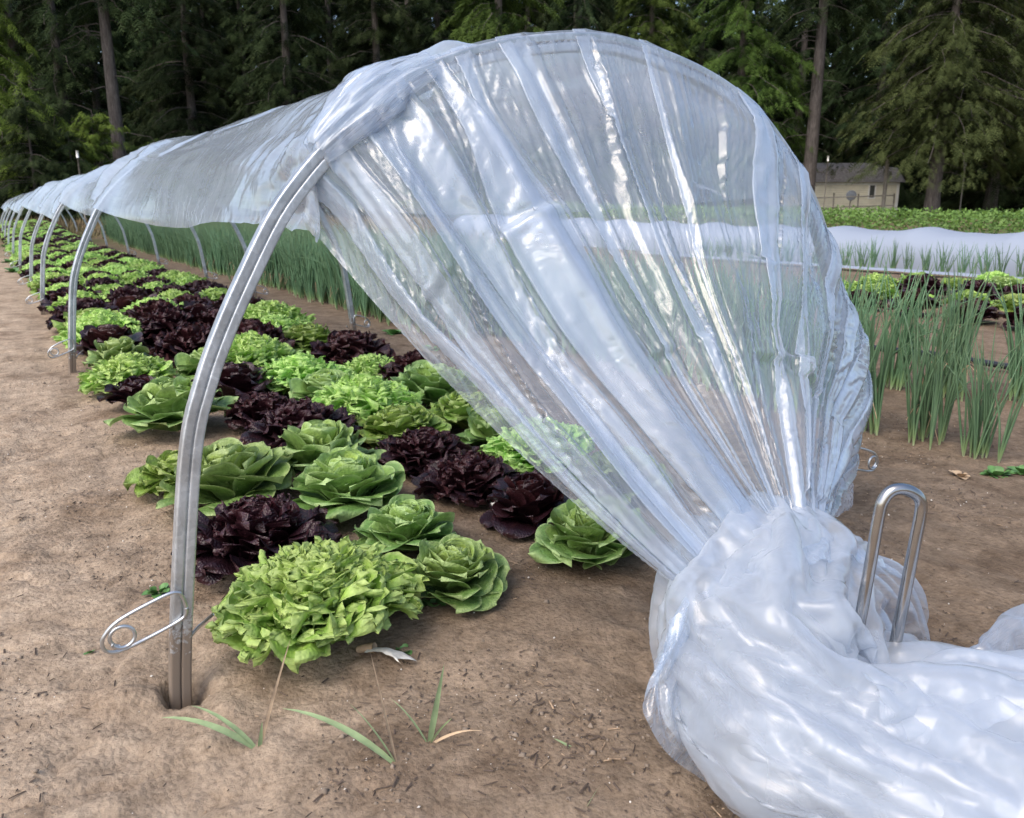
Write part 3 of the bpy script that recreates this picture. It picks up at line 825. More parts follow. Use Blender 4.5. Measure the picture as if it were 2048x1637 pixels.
PROTO = {}
for k in range(4):
    PROTO['B', k] = norm_head(rosette(300 + k, 50, (.150, .060), (.080, .043), (.68, 1.30), (-1.1, .25), (.10, .50), (.012, .006), 2.2, .0, 2.5, .03, .06, 21, 15, .32, .24, .70, 1.7, 2.6)).mesh('butterhead_leaves', m_butter)
    PROTO['F', k] = norm_head(rosette(320 + k, 190, (.102, .058), (.040, .027), (.95, 1.40), (-1.3, -.3), (.15, .4), (.0125, .0100), 4.2, .13, 5.0, .06, .06, 41, 11, .45, .30, .62, 1.3, 3.4)).mesh('frilly_leaves', m_frill)
    PROTO['L', k] = norm_head(rosette(340 + k, 84, (.130, .058), (.062, .038), (.75, 1.35), (-1.1, .0), (.05, .4), (.013, .008), 3.0, .03, 4.5, .045, .06, 21, 13, .32, .3, .68, 1.5, 3.)).mesh('loose_leaves', m_loose)
    PROTO['D', k] = norm_head(rosette(360 + k, 125, (.125, .062), (.046, .030), (.85, 1.38), (-1.25, -.2), (.0, .3), (.012, .0095), 3.0, .05, 4.6, .055, .06, 21, 11, .35, .34, .64, 1.4, 3.)).mesh('dark_curly_leaves', m_dark)
    PROTO['E', k] = norm_head(rosette(380 + k, 54, (.15, .062), (.074, .040), (.66, 1.34), (-.9, .3), (.12, .5), (.012, .006), 2.4, .0, 3, .03, .065, 19, 14, .32, .28, .72, 1.7, 2.6)).mesh('dark_broad_leaves', m_dark2)
KIND = {'B': ('butterhead_lettuce', 'smooth green butterhead lettuces'), 'F': ('frilly_lettuce', 'frilly bright green lettuces'),
        'L': ('leaf_lettuce', 'loose light green lettuces'), 'D': ('dark_curly_lettuce', 'dark curly red lettuces'), 'E': ('dark_broad_lettuce', 'dark broad-leaved red lettuces')}
HF = {'B': 1.12, 'F': .98, 'L': .95, 'D': 1.08, 'E': 1.1}
def put_lettuce(x, y, kd, dia, label, tilt=0.):
    o = bpy.data.objects.new(KIND[kd][0], PROTO[kd, int(rng.integers(4))]); COL.objects.link(o)
    x = x + float(veer(y)) if x < 3 else x
    o.location = (x, y, gz1(x, y) - .004)
    hz = HF[kd] * float(rng.uniform(.92, 1.08))
    o.scale = (dia, dia * float(rng.uniform(.93, 1.05)), dia * hz)
    o.rotation_euler = (float(rng.uniform(-.07, .07)), float(rng.uniform(-.07, .07)), float(rng.uniform(0, 6.28)))
    tag(o, label, 'lettuce', KIND[kd][1]); return o

HEADS = [
    (.52, 1.73, 'F', .46, 'big frilly bright green lettuce at the front of the bed, nearest of all'),
    (.50, 2.20, 'D', .43, 'dark curly lettuce directly behind the front frilly green lettuce, touching the hoop leg'),
    (.87, 1.73, 'B', .29, 'smooth green butterhead right beside the front frilly lettuce, nearest butterhead'),
    (.89, 2.06, 'B', .31, 'butterhead just behind the nearest butterhead, right of the dark curly front lettuce'),
    (1.31, 1.72, 'B', .34, 'lone butterhead on bare soil, half behind the slanting film edge'),
    (1.32, 2.06, 'E', .31, 'wine dark broad-leaved lettuce with a white cut stem lying at its foot'),
    (1.26, 2.36, 'D', .33, 'dark curly lettuce just behind the white cut stem, left of the film edge'),
    (1.26, 2.72, 'D', .35, 'dark curly lettuce behind another dark one, before loose light green heads'),
    (.86, 2.45, 'B', .37, 'large rounded butterhead in the middle of the bed, third of its row'),
    (.89, 2.84, 'B', .40, 'large pale-hearted butterhead, fourth of its row, before curly dark heads'),
    (.54, 2.72, 'B', .42, 'wide butterhead seen on both sides of the nearest hoop leg'),
    (.42, 2.95, 'L', .32, 'loose light green lettuce left of the nearest hoop leg at the path edge'),
    (.55, 3.80, 'B', .46, 'largest butterhead, spreading over the path left of the nearest hoop leg'),
    (.95, 3.26, 'D', .44, 'brownish dark curly lettuce behind the pale-hearted butterhead'),
    (.90, 3.68, 'D', .34, 'small dark curly lettuce right of the nearest hoop leg, bare soil at its left'),
    (.92, 4.28, 'E', .40, 'wine dark broad-leaved lettuce against the right side of the nearest hoop leg'),
    (1.33, 3.10, 'L', .38, 'loose light green lettuce in front of a frilly one, third row from the path'),
    (1.32, 3.50, 'F', .46, 'frilly green lettuce in mid bed between a butterhead and dark heads'),
    (1.28, 3.95, 'B', .37, 'small butterhead in mid bed with frilly lettuces behind and before it'),
    (1.27, 4.32, 'F', .48, 'frilly green lettuce behind the small mid-bed butterhead'),
    (1.18, 4.95, 'F', .52, 'wide frilly green lettuce behind the wine dark broad-leaved one'),
    (1.66, 2.52, 'F', .38, 'frilly green lettuce at the film edge, last row, partly veiled'),
    (1.65, 2.82, 'B', .35, 'butterhead at the film edge behind the veiled frilly lettuce'),
    (1.71, 3.22, 'L', .40, 'loose light green lettuce beside the film edge, fourth row'),
    (1.76, 3.68, 'B', .42, 'butterhead next to the film edge, fourth row, behind a loose green head'),
    (1.86, 4.08, 'D', .38, 'dark curly lettuce behind the fourth-row butterhead at the far bed edge'),
    (1.68, 4.32, 'F', .34, 'small frilly green lettuce squeezed between two dark lettuces'),
    (1.76, 4.82, 'D', .52, 'broad dark curly lettuce at the foot of the second hoop, right side'),
    (1.74, 5.55, 'L', .46, 'loose green lettuce beside the right leg of the second hoop'),
    (1.62, 5.95, 'F', .48, 'frilly green lettuce left of the right leg of the second hoop'),
    (.46, 4.36, 'E', .32, 'small wine dark lettuce peeking from behind the largest butterhead'),
    (.49, 4.86, 'F', .46, 'frilly green lettuce at the path edge behind the largest butterhead'),
    (.92, 4.86, 'B', .40, 'butterhead just left of the nearest hoop leg, amid dark lettuces'),
    (.53, 5.50, 'B', .40, 'dull green butterhead right beside the left leg of the second hoop'),
    (.53, 5.98, 'E', .44, 'dark broad lettuce spilling over the path just behind the second hoop leg'),
    (.95, 5.42, 'D', .50, 'dark curly lettuce left of the wide frilly one, behind the nearest hoop leg'),
    (1.36, 5.52, 'D', .50, 'dark curly lettuce behind the wide frilly green lettuce'),
    (1.72, 2.10, 'B', .34, 'butterhead seen only hazily through the pleated film'),
]
for h in HEADS: put_lettuce(h[0], h[1], h[2], h[3] * (1.1 if h[1] > 2.1 else 1.04), h[4])
taken = [(h[0], h[1]) for h in HEADS]
POS = ['path-side row', 'second row from path', 'third row from path', 'onion-side row']
CN = {'B': 'green butterhead', 'F': 'frilly green lettuce', 'L': 'light green lettuce', 'D': 'dark curly lettuce', 'E': 'dark broad lettuce'}
seqs = {0: 'FFLDDFDDFFDLFFDFLDDFLFDDFFLFDFLFDFFDLFF', 1: 'DDFEDDFFLDFDDLFFDFDLFFDDFLFFDFLFFDDLFFD', 2: 'DEDDFDLFDDFFDFLFFDDFFDLFFDFFLDFFDFLFDFF', 3: 'FDEDLFDDFFLFDDFLFFDFFLDFFDFLFFDDFLFFDFL'}
n_ind = len(HEADS); far_mb = []
for r, x0 in enumerate((.53, .94, 1.34, 1.74)):
    y = 6.42; k = 0
    while y < 36:
        kd = seqs[r][k % 39]; k += 1
        x = x0 + float(rng.uniform(-.05, .05)); dia = float(rng.uniform(.50, .60))
        if n_ind < 296:
            sect = int(np.searchsorted(HY, y))
            where = 'between the second and third hoops' if y < 9.1 else 'between the third and fourth hoops' if y < 11.5 else 'between the fourth and fifth hoops' if y < 15 else 'past the fifth hoop'
            put_lettuce(x, y, kd, dia, CN[kd] + ' ' + where + ', ' + POS[r]); n_ind += 1
        else: far_mb.append((x, y, kd, dia))
        y += float(rng.uniform(.35, .42))
if far_mb:
    mats = [m_butter, m_frill, m_loose, m_dark, m_dark2]; key = 'BFLDE'
    mb = MB()
    for x, y, kd, dia in far_mb:
        me = PROTO[kd, int(rng.integers(4))]
        V = np.zeros(len(me.vertices) * 3); me.vertices.foreach_get('co', V); V = V.reshape(-1, 3) * dia * [1, 1, HF[kd]]
        F = np.zeros(len(me.loops), int); me.loops.foreach_get('vertex_index', F)
        mb.add(V + [x + float(veer(y)), y, gz1(x, y)], F.reshape(-1, 4), None, .5, key.index(kd))
    tag(mb.build('distant_lettuces', mats), 'mass of green and dark lettuces at the far tunnel end', 'lettuces', kind='stuff')

# lettuce patch on the right, before the white row cover
n = 0
for r, (x0, kinds) in enumerate(((7.3, 'EDEDDE'), (8.1, 'LFLFBL'), (8.9, 'DEDFDE'), (9.7, 'LFLBFL'), (10.5, 'FLFFLL'))):
    y = 3.0
    while y < 6.2:
        kd = kinds[int(rng.integers(6))]
        put_lettuce(x0 + float(rng.uniform(-.06, .06)), y, kd, float(rng.uniform(.42, .56)),
                    CN[kd] + ' in the patch before the row cover, ' + ['row nearest the onions', 'second row', 'third row', 'fourth row', 'row next to the cover'][r])
        y += float(rng.uniform(.42, .62))
# ------------------------------------------------------------------ onions
ot = NT('onion_leaf')
oo = ot.n('TexCoord').outputs['Object']; osh = ot.n('Attribute', attribute_name='shade').outputs['Fac']
oc = ot.ramp(osh, [(0., (.42, .46, .30)), (.07, (.24, .36, .16)), (.2, (.115, .215, .115)), (.85, (.125, .23, .125)), (1., (.19, .26, .12))])
oc = ot.mix(1., oc, ot.ramp(ot.noise(oo, 7., 3.), [(.3, (.75, .8, .75)), (.7, (1.25, 1.2, 1.2))]), 'MULTIPLY')
oir = ot.n('ObjectInfo').outputs['Random']
oc = ot.n('HueSaturation', {'Hue': ot.math('ADD', .485, ot.math('MULTIPLY', oir, .03)), 'Value': ot.math('ADD', .85, ot.math('MULTIPLY', oir, .35)), 'Color': oc}).outputs[0]
op = principled(ot, Base_Color=oc, Roughness=.5, Specular_IOR_Level=.4)
m_onion = ot.surf(ot.n('MixShader', {0: .12, 1: op.outputs[0], 2: ot.n('BsdfTranslucent', {'Color': oc}).outputs[0]}))
m_straw = simple_mat('dry_straw', (.42, .30, .19), .8, 0, 30, .3)
m_blade = simple_mat('grass_blade', (.27, .35, .17), .5, 0, 25, .3)
m_weed = simple_mat('weed_leaf', (.10, .22, .06), .5, 0, 40, .3)

def onion_clump(seed, plants=11, H=.72, spread=.06, lean=.12):
    rs = np.random.default_rng(seed); mb = MB()
    for p in range(plants):
        bx, by = rs.normal(0, spread, 2)
        for l in range(int(rs.integers(4, 7))):
            az = rs.uniform(0, 2 * PI); h = H * rs.uniform(.55, 1.08); ln = lean * rs.uniform(.3, 1.6); bend = rs.uniform(-.02, .22) * (3.2 if rs.random() < .12 else .7)
            t = np.linspace(0, 1, 8)
            d = ln * t + bend * t ** 3
            pts = np.stack([bx + np.cos(az) * d * h * 1.1, by + np.sin(az) * d * h * 1.1, h * t * (1 - .35 * max(0, bend) * t ** 3)], -1)
            r = .0060 * rs.uniform(.75, 1.2) * np.clip(np.minimum(.65 + t * 3, 1.25 * (1 - t) ** .6 + .05), .05, 1)
            V, F = tube(pts, r, 5, False)
            mb.add(V, F, None, np.repeat(t, 5))
        if rs.random() < .10:                                   # a withered leaf
            az = rs.uniform(0, 6.28); t = np.linspace(0, 1, 6)
            pts = np.stack([bx + np.cos(az) * .16 * t, by + np.sin(az) * .16 * t, .2 * np.sin(t * 2.6) + .01], -1)
            mb.tube(pts, .002, 4, False, mi=1)
    return mb
OC = [onion_clump(400 + k).mesh('onion_leaves', [m_onion, m_straw]) for k in range(5)]
OS = [onion_clump(420 + k, 4, .50, .04, .16).mesh('onion_leaves', [m_onion, m_straw]) for k in range(3)]
def put_onion(x, y, meshes, s, label, group):
    o = bpy.data.objects.new('onion_clump', meshes[int(rng.integers(len(meshes)))]); COL.objects.link(o)
    o.location = (x, y, gz1(x, y) - .008); o.rotation_euler = (float(rng.normal(0, .04)), float(rng.normal(0, .04)), float(rng.uniform(0, 6.28)))
    k = s * float(rng.uniform(.9, 1.08)); o.scale = (k, k, k)
    return tag(o, label, 'onions', group)
GRP = 'clumps of green bunching onions'
NEAR = [(3.30, 1.74, .78, 'short onion clump nearest the camera, right of the end film'), (3.32, 2.02, .95, 'onion clump second from the front of the nearest onion row'),
        (3.30, 2.26, 1.0, 'onion clump beside the bulging right edge of the film'), (4.48, 2.2, .98, 'onion clump at the right frame edge, second row'),
        (4.22, 2.44, 1.0, 'onion clump of the second row standing left of the edge one')]
n_on = 0; stuffs = []
for x, y, s, lb in NEAR: put_onion(x, y, OC, s, lb, GRP); n_on += 1
rows = [(2.98, 5.7, 27, .18), (3.34, 2.52, 27, .24), (3.68, 2.75, 27, .25), (4.25, 2.75, 27, .27), (4.6, 7., 27, .27), (4.95, 8.6, 27, .30)]
cand = []
for r, (x0, ya, yb, st_) in enumerate(rows):
    y = ya
    while y < yb:
        cand.append((x0 + float(veer(y)) + float(rng.normal(0, .035)), y, r)); y += st_ * float(rng.uniform(.8, 1.2))
cand.sort(key=lambda c: c[0] ** 2 + c[1] ** 2)
for x, y, r in cand:
    s = float(rng.uniform(.92, 1.06)) if y < 6 else 1.04
    if n_on < 262:
        where = 'beside the front end of the tunnel' if y < 5 else 'alongside the second hoop' if y < 9 else 'alongside the far lettuce bed'
        put_onion(x, y, OC, s, 'green onion clump ' + where + (', row nearest the lettuces' if r < 2 else ', one of the rows further out'), GRP); n_on += 1
    else: stuffs.append((x, y, s))
def merged(spots, meshes, name, label, cat):
    mb = MB()
    dat = []
    for me in meshes:
        V = np.zeros(len(me.vertices) * 3); me.vertices.foreach_get('co', V)
        F = np.zeros(len(me.loops), int); me.loops.foreach_get('vertex_index', F)
        S = np.zeros(len(me.vertices)); me.attributes['shade'].data.foreach_get('value', S)
        dat.append((V.reshape(-1, 3), F.reshape(-1, 4), S))
    for x, y, s in spots:
        V, F, S = dat[int(rng.integers(len(dat)))]; a = float(rng.uniform(0, 6.28)); c, q = math.cos(a), math.sin(a)
        W = np.stack([V[:, 0] * c - V[:, 1] * q, V[:, 0] * q + V[:, 1] * c, V[:, 2]], -1) * s
        mb.add(W + [x, y, gz1(x, y)], F, None, S)
    return tag(mb.build(name, [m_onion, m_straw]), label, cat, kind='stuff')
merged(stuffs, OC, 'distant_onions', 'mass of green onions far along the rows', 'onions')
# small onions planted in front of the white row cover
n = 0
for y in np.arange(3.2, 12.5, .30):
    put_onion(12.35 + float(rng.normal(0, .04)), float(y), OS, 1.05, 'short onion clump standing before the white row cover', 'short onions before the row cover')

# ------------------------------------------------------------------ small things on the soil
def blade(p0, p1, w, sag, n=9, fold=.25):
    p0 = np.array(p0, float); p1 = np.array(p1, float); t = np.linspace(0, 1, n)[:, None]
    c = p0 + (p1 - p0) * t + np.array([0, 0, 1.]) * sag * 4 * t * (1 - t)
    d = unit(np.gradient(c, axis=0)); s = unit(np.cross(d, np.array([.35, -.6, .7])))
    ww = w * np.clip(np.minimum(.5 + 3 * t, 1.4 * (1 - t) ** .7), .02, 1)
    up = np.cross(s, d)
    V = np.stack([c - s * ww, c - up * ww * fold, c + s * ww], 1)
    return V, gridF(n, 3)
GRASS = [
    ('grass sprout with three green blades and a dry stalk, left of the other grass', (.285, 1.395), [((-.155, .075, .075), .0066, .035, 0), ((-.10, .085, .075), .0050, .03, 0), ((.012, .01, .045), .0048, .0, 0), ((.10, .10, .15), .0032, .01, 1)]),
    ('grass sprout with a long drooping blade and a tall dry stalk, middle front', (.485, 1.20), [((-.165, .135, .09), .0070, .04, 0), ((-.02, .06, .20), .0032, .0, 1), ((-.06, .07, .10), .002, .02, 0)]),
    ('grass sprout with one broad upright blade, right of the dry stalk', (.56, 1.225), [((.055, .04, .125), .0075, .0, 0), ((-.05, .06, .075), .0024, .02, 0), ((.035, -.03, .055), .0030, .01, 0), ((.09, -.05, .02), .0026, .02, 1)]),
    ('tiny grass tip poking up at the bottom edge', (.71, .93), [((.012, -.02, .045), .0034, .0, 0)]),
    ('short green blade lying flat on the bare soil', (.79, 1.05), [((-.03, .05, .006), .0042, .004, 0)]),
    ('thin dry grass stem crossing the bottom edge', (.42, 1.03), [((.16, -.10, .02), .002, .035, 1), ((.06, -.06, .015), .0016, .01, 1)]),
]
for lb, (x, y), bl in GRASS:
    g = empty('grass_sprout', (x, y, gz1(x, y) + .004)); tag(g, lb, 'grass', 'grass sprouts on the bare soil')
    for tip, w_, sg, dry_ in bl:
        V, F = blade((0, 0, -.01), tip, w_ * 1., sg * .6); MB().add(V, F).build('dry_stalk' if dry_ else 'blade', m_straw if dry_ else m_blade, g)

m_white = simple_mat('dried_white_leaf', (.62, .60, .55), .8, 0, 60, .18, .3)
# withered white leaf in front of the big frilly lettuce
a = np.linspace(-1, 1, 13)[None, :]; v = np.linspace(0, 1, 18)[:, None]
wd = .012 + .022 * v ** 1.6
V = P3(v * .11 + 0 * a, a * wd * 1.6 * (1 + .12 * np.sin(a * 9 + 2) * v ** 4), .018 + .012 * np.sin(v * 3) - .010 * a * a + .004 * gn(P3(v * 6, a * 2, 0), 5))
V[..., 0] += .014 * v ** 3 * np.sin(a * 5 + 1)
wl = empty('withered_leaf', (.575, 1.575, gz1(.575, 1.575))); wl.rotation_euler = (rad(-30), rad(0), rad(-58)); tag(wl, 'withered white leaf lying in front of the big frilly lettuce', 'leaf')
MB().add(V, gridF(18, 13)).build('leaf_blade', m_white, wl)
MB().tube(spline(np.array([(-.03, 0, .008), (-.01, 0, .016), (.012, 0, .022)]), 12), np.linspace(.008, .012, 12), 9).build('leaf_stub', m_straw, wl)
o = MB().tube(spline(np.array([(0, 0, 0), (.02, .002, .006), (.042, 0, .008)]), 12), .0085, 10).build('cut_stem', m_white, loc=(1.235, 2.165, .06)); o.rotation_euler = (0, rad(8), rad(-50))
tag(o, 'short white cut lettuce stem lying beside the dark lettuce', 'stem')

def weed(x, y, seed, n_=14, R=.03, label='', mat=None):
    rs = np.random.default_rng(seed); mb = MB()
    for i in range(n_):
        az = rs.uniform(0, 6.28); L = R * rs.uniform(.6, 1.3); el = rs.uniform(.2, 1.1)
        aa = np.linspace(-1, 1, 5)[None]; vv = np.linspace(0, 1, 6)[:, None]
        ww = L * .42 * np.sin(PI * np.clip(vv * .93 + .05, 0, 1)) ** .7
        X = R * .3 + L * vv * math.cos(el); Y = aa * ww; Z = L * vv * math.sin(el) - .25 * L * vv ** 2 + .2 * ww * aa ** 2
        c, s = math.cos(az), math.sin(az); X, Y, Z = np.broadcast_arrays(X, Y, Z)
        mb.add(P3(X * c - Y * s, X * s + Y * c, Z), gridF(6, 5))
    o = mb.build('weed_rosette', mat or m_weed, loc=(x, y, gz1(x, y))); return tag(o, label, 'weed', 'small weeds')
weed(.80, 1.70, 501, 12, .03, 'little clover-like weed between the frilly and butterhead lettuces')
weed(.655, 1.555, 502, 8, .020, 'tiny green seedling by the tip of the withered white leaf')
weed(.225, 2.19, 503, 14, .03, 'small green weed just left of the nearest hoop leg, behind its wire loop')
weed(.04, 1.95, 504, 6, .012, 'tiny seedling on the path left of the wire loop')
weed(2.58, 6.12, 505, 16, .07, 'green weed between the bed and the onions, behind the second hoop')
weed(2.50, 5.25, 506, 14, .06, 'green weed on the bare strip just left of the film edge')
weed(3.12, 1.56, 507, 26, .042, 'low green weed at the right frame edge before the onions')
weed(3.24, 1.52, 508, 22, .045, 'second low green weed at the right frame edge, furthest right')
weed(2.98, 1.62, 509, 9, .035, 'curled straw-coloured dead weed right of the stake', m_straw)
for i in range(14):
    x, y = .02 + float(rng.normal(0, .12)), 15.5 + i * .7
    weed(x, y, 520 + i, 14, .12, 'weed on the path edge beside the far hoops')

# drip line in the onion rows
m_drip = simple_mat('black_drip_tape', (.016, .018, .024), .45)
yy_ = np.linspace(1.2, 16, 90)
tag(MB().tube(P3(5.27 + .03 * np.sin(yy_ * 2.1), yy_, .03 + .012 * np.sin(yy_ * 3) + ground_z(5.27 + 0 * yy_, yy_)), .020, 8).build('drip_line', m_drip), 'black drip irrigation line lying between the onion rows', 'drip line')

# perlite specks, chips of straw and small clods
def scatter(N, kind, seed):
    rs = np.random.default_rng(seed); mb = MB()
    ct = rs.random((N, 2)); 
    x = -.9 + 4.6 * ct[:, 0] ** 1.0; y = .7 + 6.2 * ct[:, 1] ** 1.9
    keep = rs.random(N) < np.clip(.16 + 1.5 * fbm(P3(x * 2.1, y * 2.1, 0), 2, 91) + .35 * np.exp(-((x - .22) / .12) ** 2) * (y > 2), .05, 1)
    x, y = x[keep], y[keep]; z = ground_z(x, y) + ground_fine(x, y); n_ = len(x)
    if kind == 'speck':
        base = np.array([(1, 0, 0), (-1, 0, 0), (0, 1, 0), (0, -1, 0), (0, 0, 1), (0, 0, -1.)])
        F0 = np.array([(0, 2, 4), (2, 1, 4), (1, 3, 4), (3, 0, 4), (2, 0, 5), (1, 2, 5), (3, 1, 5), (0, 3, 5)])
        s = .0011 + .0028 * rs.random(n_) ** 4
        V = base[None] * s[:, None, None] * rs.uniform(.6, 1.3, (n_, 6, 1)) + np.stack([x, y, z + s * .5], -1)[:, None]
    elif kind == 'clod':
        base = np.array([(1, 0, 0), (-1, 0, 0), (0, 1, 0), (0, -1, 0), (0, 0, .8), (0, 0, -1.)])
        F0 = np.array([(0, 2, 4), (2, 1, 4), (1, 3, 4), (3, 0, 4), (2, 0, 5), (1, 2, 5), (3, 1, 5), (0, 3, 5)])
        s = .0018 + .007 * rs.random(n_) ** 7
        V = base[None] * s[:, None, None] * rs.uniform(.6, 1.3, (n_, 6, 1)) + np.stack([x, y, z + s * .2], -1)[:, None]
    else:
        L = .0022 + .013 * rs.random(n_) ** 5; wv = .0008 + .0016 * rs.random(n_); az = rs.uniform(0, PI, n_); el = rs.normal(0, .15, n_)
        d = np.stack([np.cos(az) * np.cos(el), np.sin(az) * np.cos(el), np.sin(el)], -1); s_ = np.stack([-np.sin(az), np.cos(az), 0 * az], -1)
        c0 = np.stack([x, y, z + .003], -1)
        V = np.stack([c0 - d * L[:, None] - s_ * wv[:, None], c0 - d * L[:, None] + s_ * wv[:, None], c0 + d * L[:, None] + s_ * wv[:, None], c0 + d * L[:, None] - s_ * wv[:, None],
                      c0 + np.array([0, 0, .0015]) - d * L[:, None] * .8, c0 + np.array([0, 0, .0015]) + d * L[:, None] * .8], 1)
        F0 = np.array([(0, 1, 4), (1, 2, 5), (1, 5, 4), (2, 3, 5), (3, 0, 4), (3, 4, 5)])
    F = (F0[None] + 6 * np.arange(n_)[:, None, None]).reshape(-1, 3)
    return mb.add(V.reshape(-1, 3), F)
m_perl = simple_mat('perlite', (.66, .62, .56), .9, 0, 80, .2)
m_chip = simple_mat('straw_chip', (.30, .21, .135), .9, 0, 60, .5)
m_chipd = simple_mat('dark_chip', (.085, .060, .045), .9, 0, 60, .4)
m_clod = simple_mat('soil_clod', (.23, .18, .136), .95, 0, 60, .35)
tag(scatter(5200, 'speck', 61).build('perlite_specks', m_perl, smooth=False), 'fine white perlite specks scattered over the brown soil', 'specks', kind='stuff')
tag(scatter(4200, 'chip', 62).build('straw_chips', m_chip, smooth=False), 'pale straw chips scattered over the brown soil', 'chips', kind='stuff')
tag(scatter(42000, 'chip', 63).build('bark_chips', m_chipd, smooth=False), 'dark bark and root bits scattered over the brown soil', 'chips', kind='stuff')
tag(scatter(24000, 'clod', 64).build('soil_crumbs', m_clod, smooth=True), 'small crumbs of dry soil', 'crumbs', kind='stuff')
# ------------------------------------------------------------------ row cover, crop, shed
m_cover = NT('white_row_cover')
cv = principled(m_cover, Base_Color=(.36, .41, .50), Roughness=.75, Specular_IOR_Level=.2)
m_cover = m_cover.surf(m_cover.n('MixShader', {0: .25, 1: cv.outputs[0], 2: m_cover.n('BsdfTranslucent', {'Color': (.42, .47, .55)}).outputs[0]}))
yv = np.arange(2., 25, .08); sv = np.linspace(0, 1, 40)
S2, Y2 = np.meshgrid(sv, yv, indexing='ij')
ph = (Y2 / 1.7) % 1; hp_ = .68 - .08 * (4 * ph * (1 - ph)) ** .7 + .05 * gn(P3(Y2 * .5, 0, 0), 3)
ang = PI * S2
X2 = 13.6 - .80 * np.sign(np.cos(ang)) * np.abs(np.cos(ang)) ** .8
Z2 = hp_ * np.sin(ang) ** .62 + .012 * ridge(P3(S2 * 3, Y2 * 2.2, 0), 2, 4) * np.sin(ang) + ground_z(X2, Y2) + .004
tag(MB().add(P3(X2, Y2, Z2), gridF(*S2.shape)).build('row_cover', m_cover), 'long low white fabric row cover with a wavy top, beyond the lettuce patch', 'row cover')
yv2 = np.linspace(5.2, 14, 50); S3, Y3 = np.meshgrid(np.linspace(0, 1, 8), yv2, indexing='ij')
X3 = 11.75 + .3 * S3
tag(MB().add(P3(X3, Y3, .05 + .03 * np.sin(S3 * 3) + .012 * gn(P3(S3 * 2, Y3 * 2, 0), 8) + ground_z(X3, Y3)), gridF(*S3.shape)).build('fabric_strip', m_cover), 'narrow white fabric strip on the soil before the short onions', 'fabric strip')

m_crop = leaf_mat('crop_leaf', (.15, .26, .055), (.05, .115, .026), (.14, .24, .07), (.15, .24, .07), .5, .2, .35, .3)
def leaf_cloud(N, pos, size, seed, flat=.5):
    """Many small folded leaves at the given points."""
    rs = np.random.default_rng(seed)
    d = unit(rs.normal(0, 1, (N, 3)) * [1, 1, flat] + [0, 0, .25]); s = unit(np.cross(d, rs.normal(0, 1, (N, 3))))
    L = size * rs.uniform(.6, 1.3, N)[:, None]; n_ = np.cross(s, d)
    V = np.stack([pos, pos + d * L * .5 + s * L * .3 + n_ * L * .12, pos + d * L, pos + d * L * .5 - s * L * .3 + n_ * L * .12], 1)
    F = np.arange(N * 4).reshape(-1, 4)
    uv = np.tile(np.array([(.5, 0), (.9, .5), (.5, .85), (.1, .5)]), (N, 1))
    return V.reshape(-1, 3), F, uv
N = 52000
rs = np.random.default_rng(70)
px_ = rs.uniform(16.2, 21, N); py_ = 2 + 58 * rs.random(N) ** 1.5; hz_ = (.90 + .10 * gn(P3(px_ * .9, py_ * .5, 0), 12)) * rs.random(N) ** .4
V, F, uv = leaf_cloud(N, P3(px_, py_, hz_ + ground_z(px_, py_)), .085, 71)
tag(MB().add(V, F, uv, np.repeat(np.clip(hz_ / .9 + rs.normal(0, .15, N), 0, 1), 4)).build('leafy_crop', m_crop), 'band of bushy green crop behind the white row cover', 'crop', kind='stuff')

# shed
def oriented(u0, D0, u1, D1):
    a = at(u0, D0)[:2]; b = at(u1, D1)[:2]; return a, b
a_, b_ = at(1570, 48)[:2], at(1798, 48)[:2]
shed = empty('shed', (a_[0], a_[1], gz1(*a_))); shed.rotation_euler = (0, 0, math.atan2(b_[1] - a_[1], b_[0] - a_[0]))
tag(shed, 'cream shed with a grey shingle roof at the edge of the wood', 'shed')
Ls = float(np.linalg.norm(b_ - a_)); Hs = 1.92; Ds = 3.6
sw = NT('cream_siding'); so_ = sw.n('TexCoord').outputs['Object']
wv_ = sw.n('TexWave', {'Vector': so_, 'Scale': 2.6}, wave_type='BANDS', bands_direction='Z')
m_sid = sw.surf(principled(sw, Base_Color=sw.mix(1., (.70, .66, .53), sw.ramp(sw.noise(so_, 3., 4.), [(.3, (.85, .85, .85)), (.7, (1.08, 1.08, 1.08))]), 'MULTIPLY'), Roughness=.7, Normal=sw.n('Bump', {'Strength': .4, 'Distance': .03, 'Height': wv_.outputs[0]}).outputs[0]))
m_shing = simple_mat('grey_shingle', (.15, .14, .135), .9, 0, 9, .35, .5)
m_trim = simple_mat('white_trim', (.74, .73, .70), .6, 0, 5, .06)
m_glass = simple_mat('dark_window_glass', (.02, .024, .028), .12, 0, 3, .1)
m_post = simple_mat('weathered_post', (.16, .145, .125), .9, 0, 14, .35, .4)
m_dish = simple_mat('grey_dish', (.12, .135, .16), .5, .2)
mb = MB(); mb.box(0, Ls, 0, Ds, 0, Hs); mb.build('wall', m_sid, shed, smooth=False)
mb = MB(); mb.box(Ls - .13, Ls + .02, -.022, .1, 0, Hs - .02); mb.box(-.02, .13, -.022, .1, 0, Hs - .02); mb.box(0, Ls, -.035, .02, Hs - .14, Hs + .02); mb.build('corner_trim', m_trim, shed, smooth=False)
ov = .25
Vr = [(-ov, -ov, Hs), (Ls + ov, -ov, Hs), (Ls + ov, Ds + ov, Hs), (-ov, Ds + ov, Hs),
      (-ov + .25, .45, Hs + .80), (Ls + ov - .25, .45, Hs + .80), (Ls + ov - .25, Ds - .45, Hs + .80), (-ov + .25, Ds - .45, Hs + .80),
      (1.0, Ds / 2, Hs + 1.15), (Ls - 1.2, Ds / 2, Hs + 1.15)]
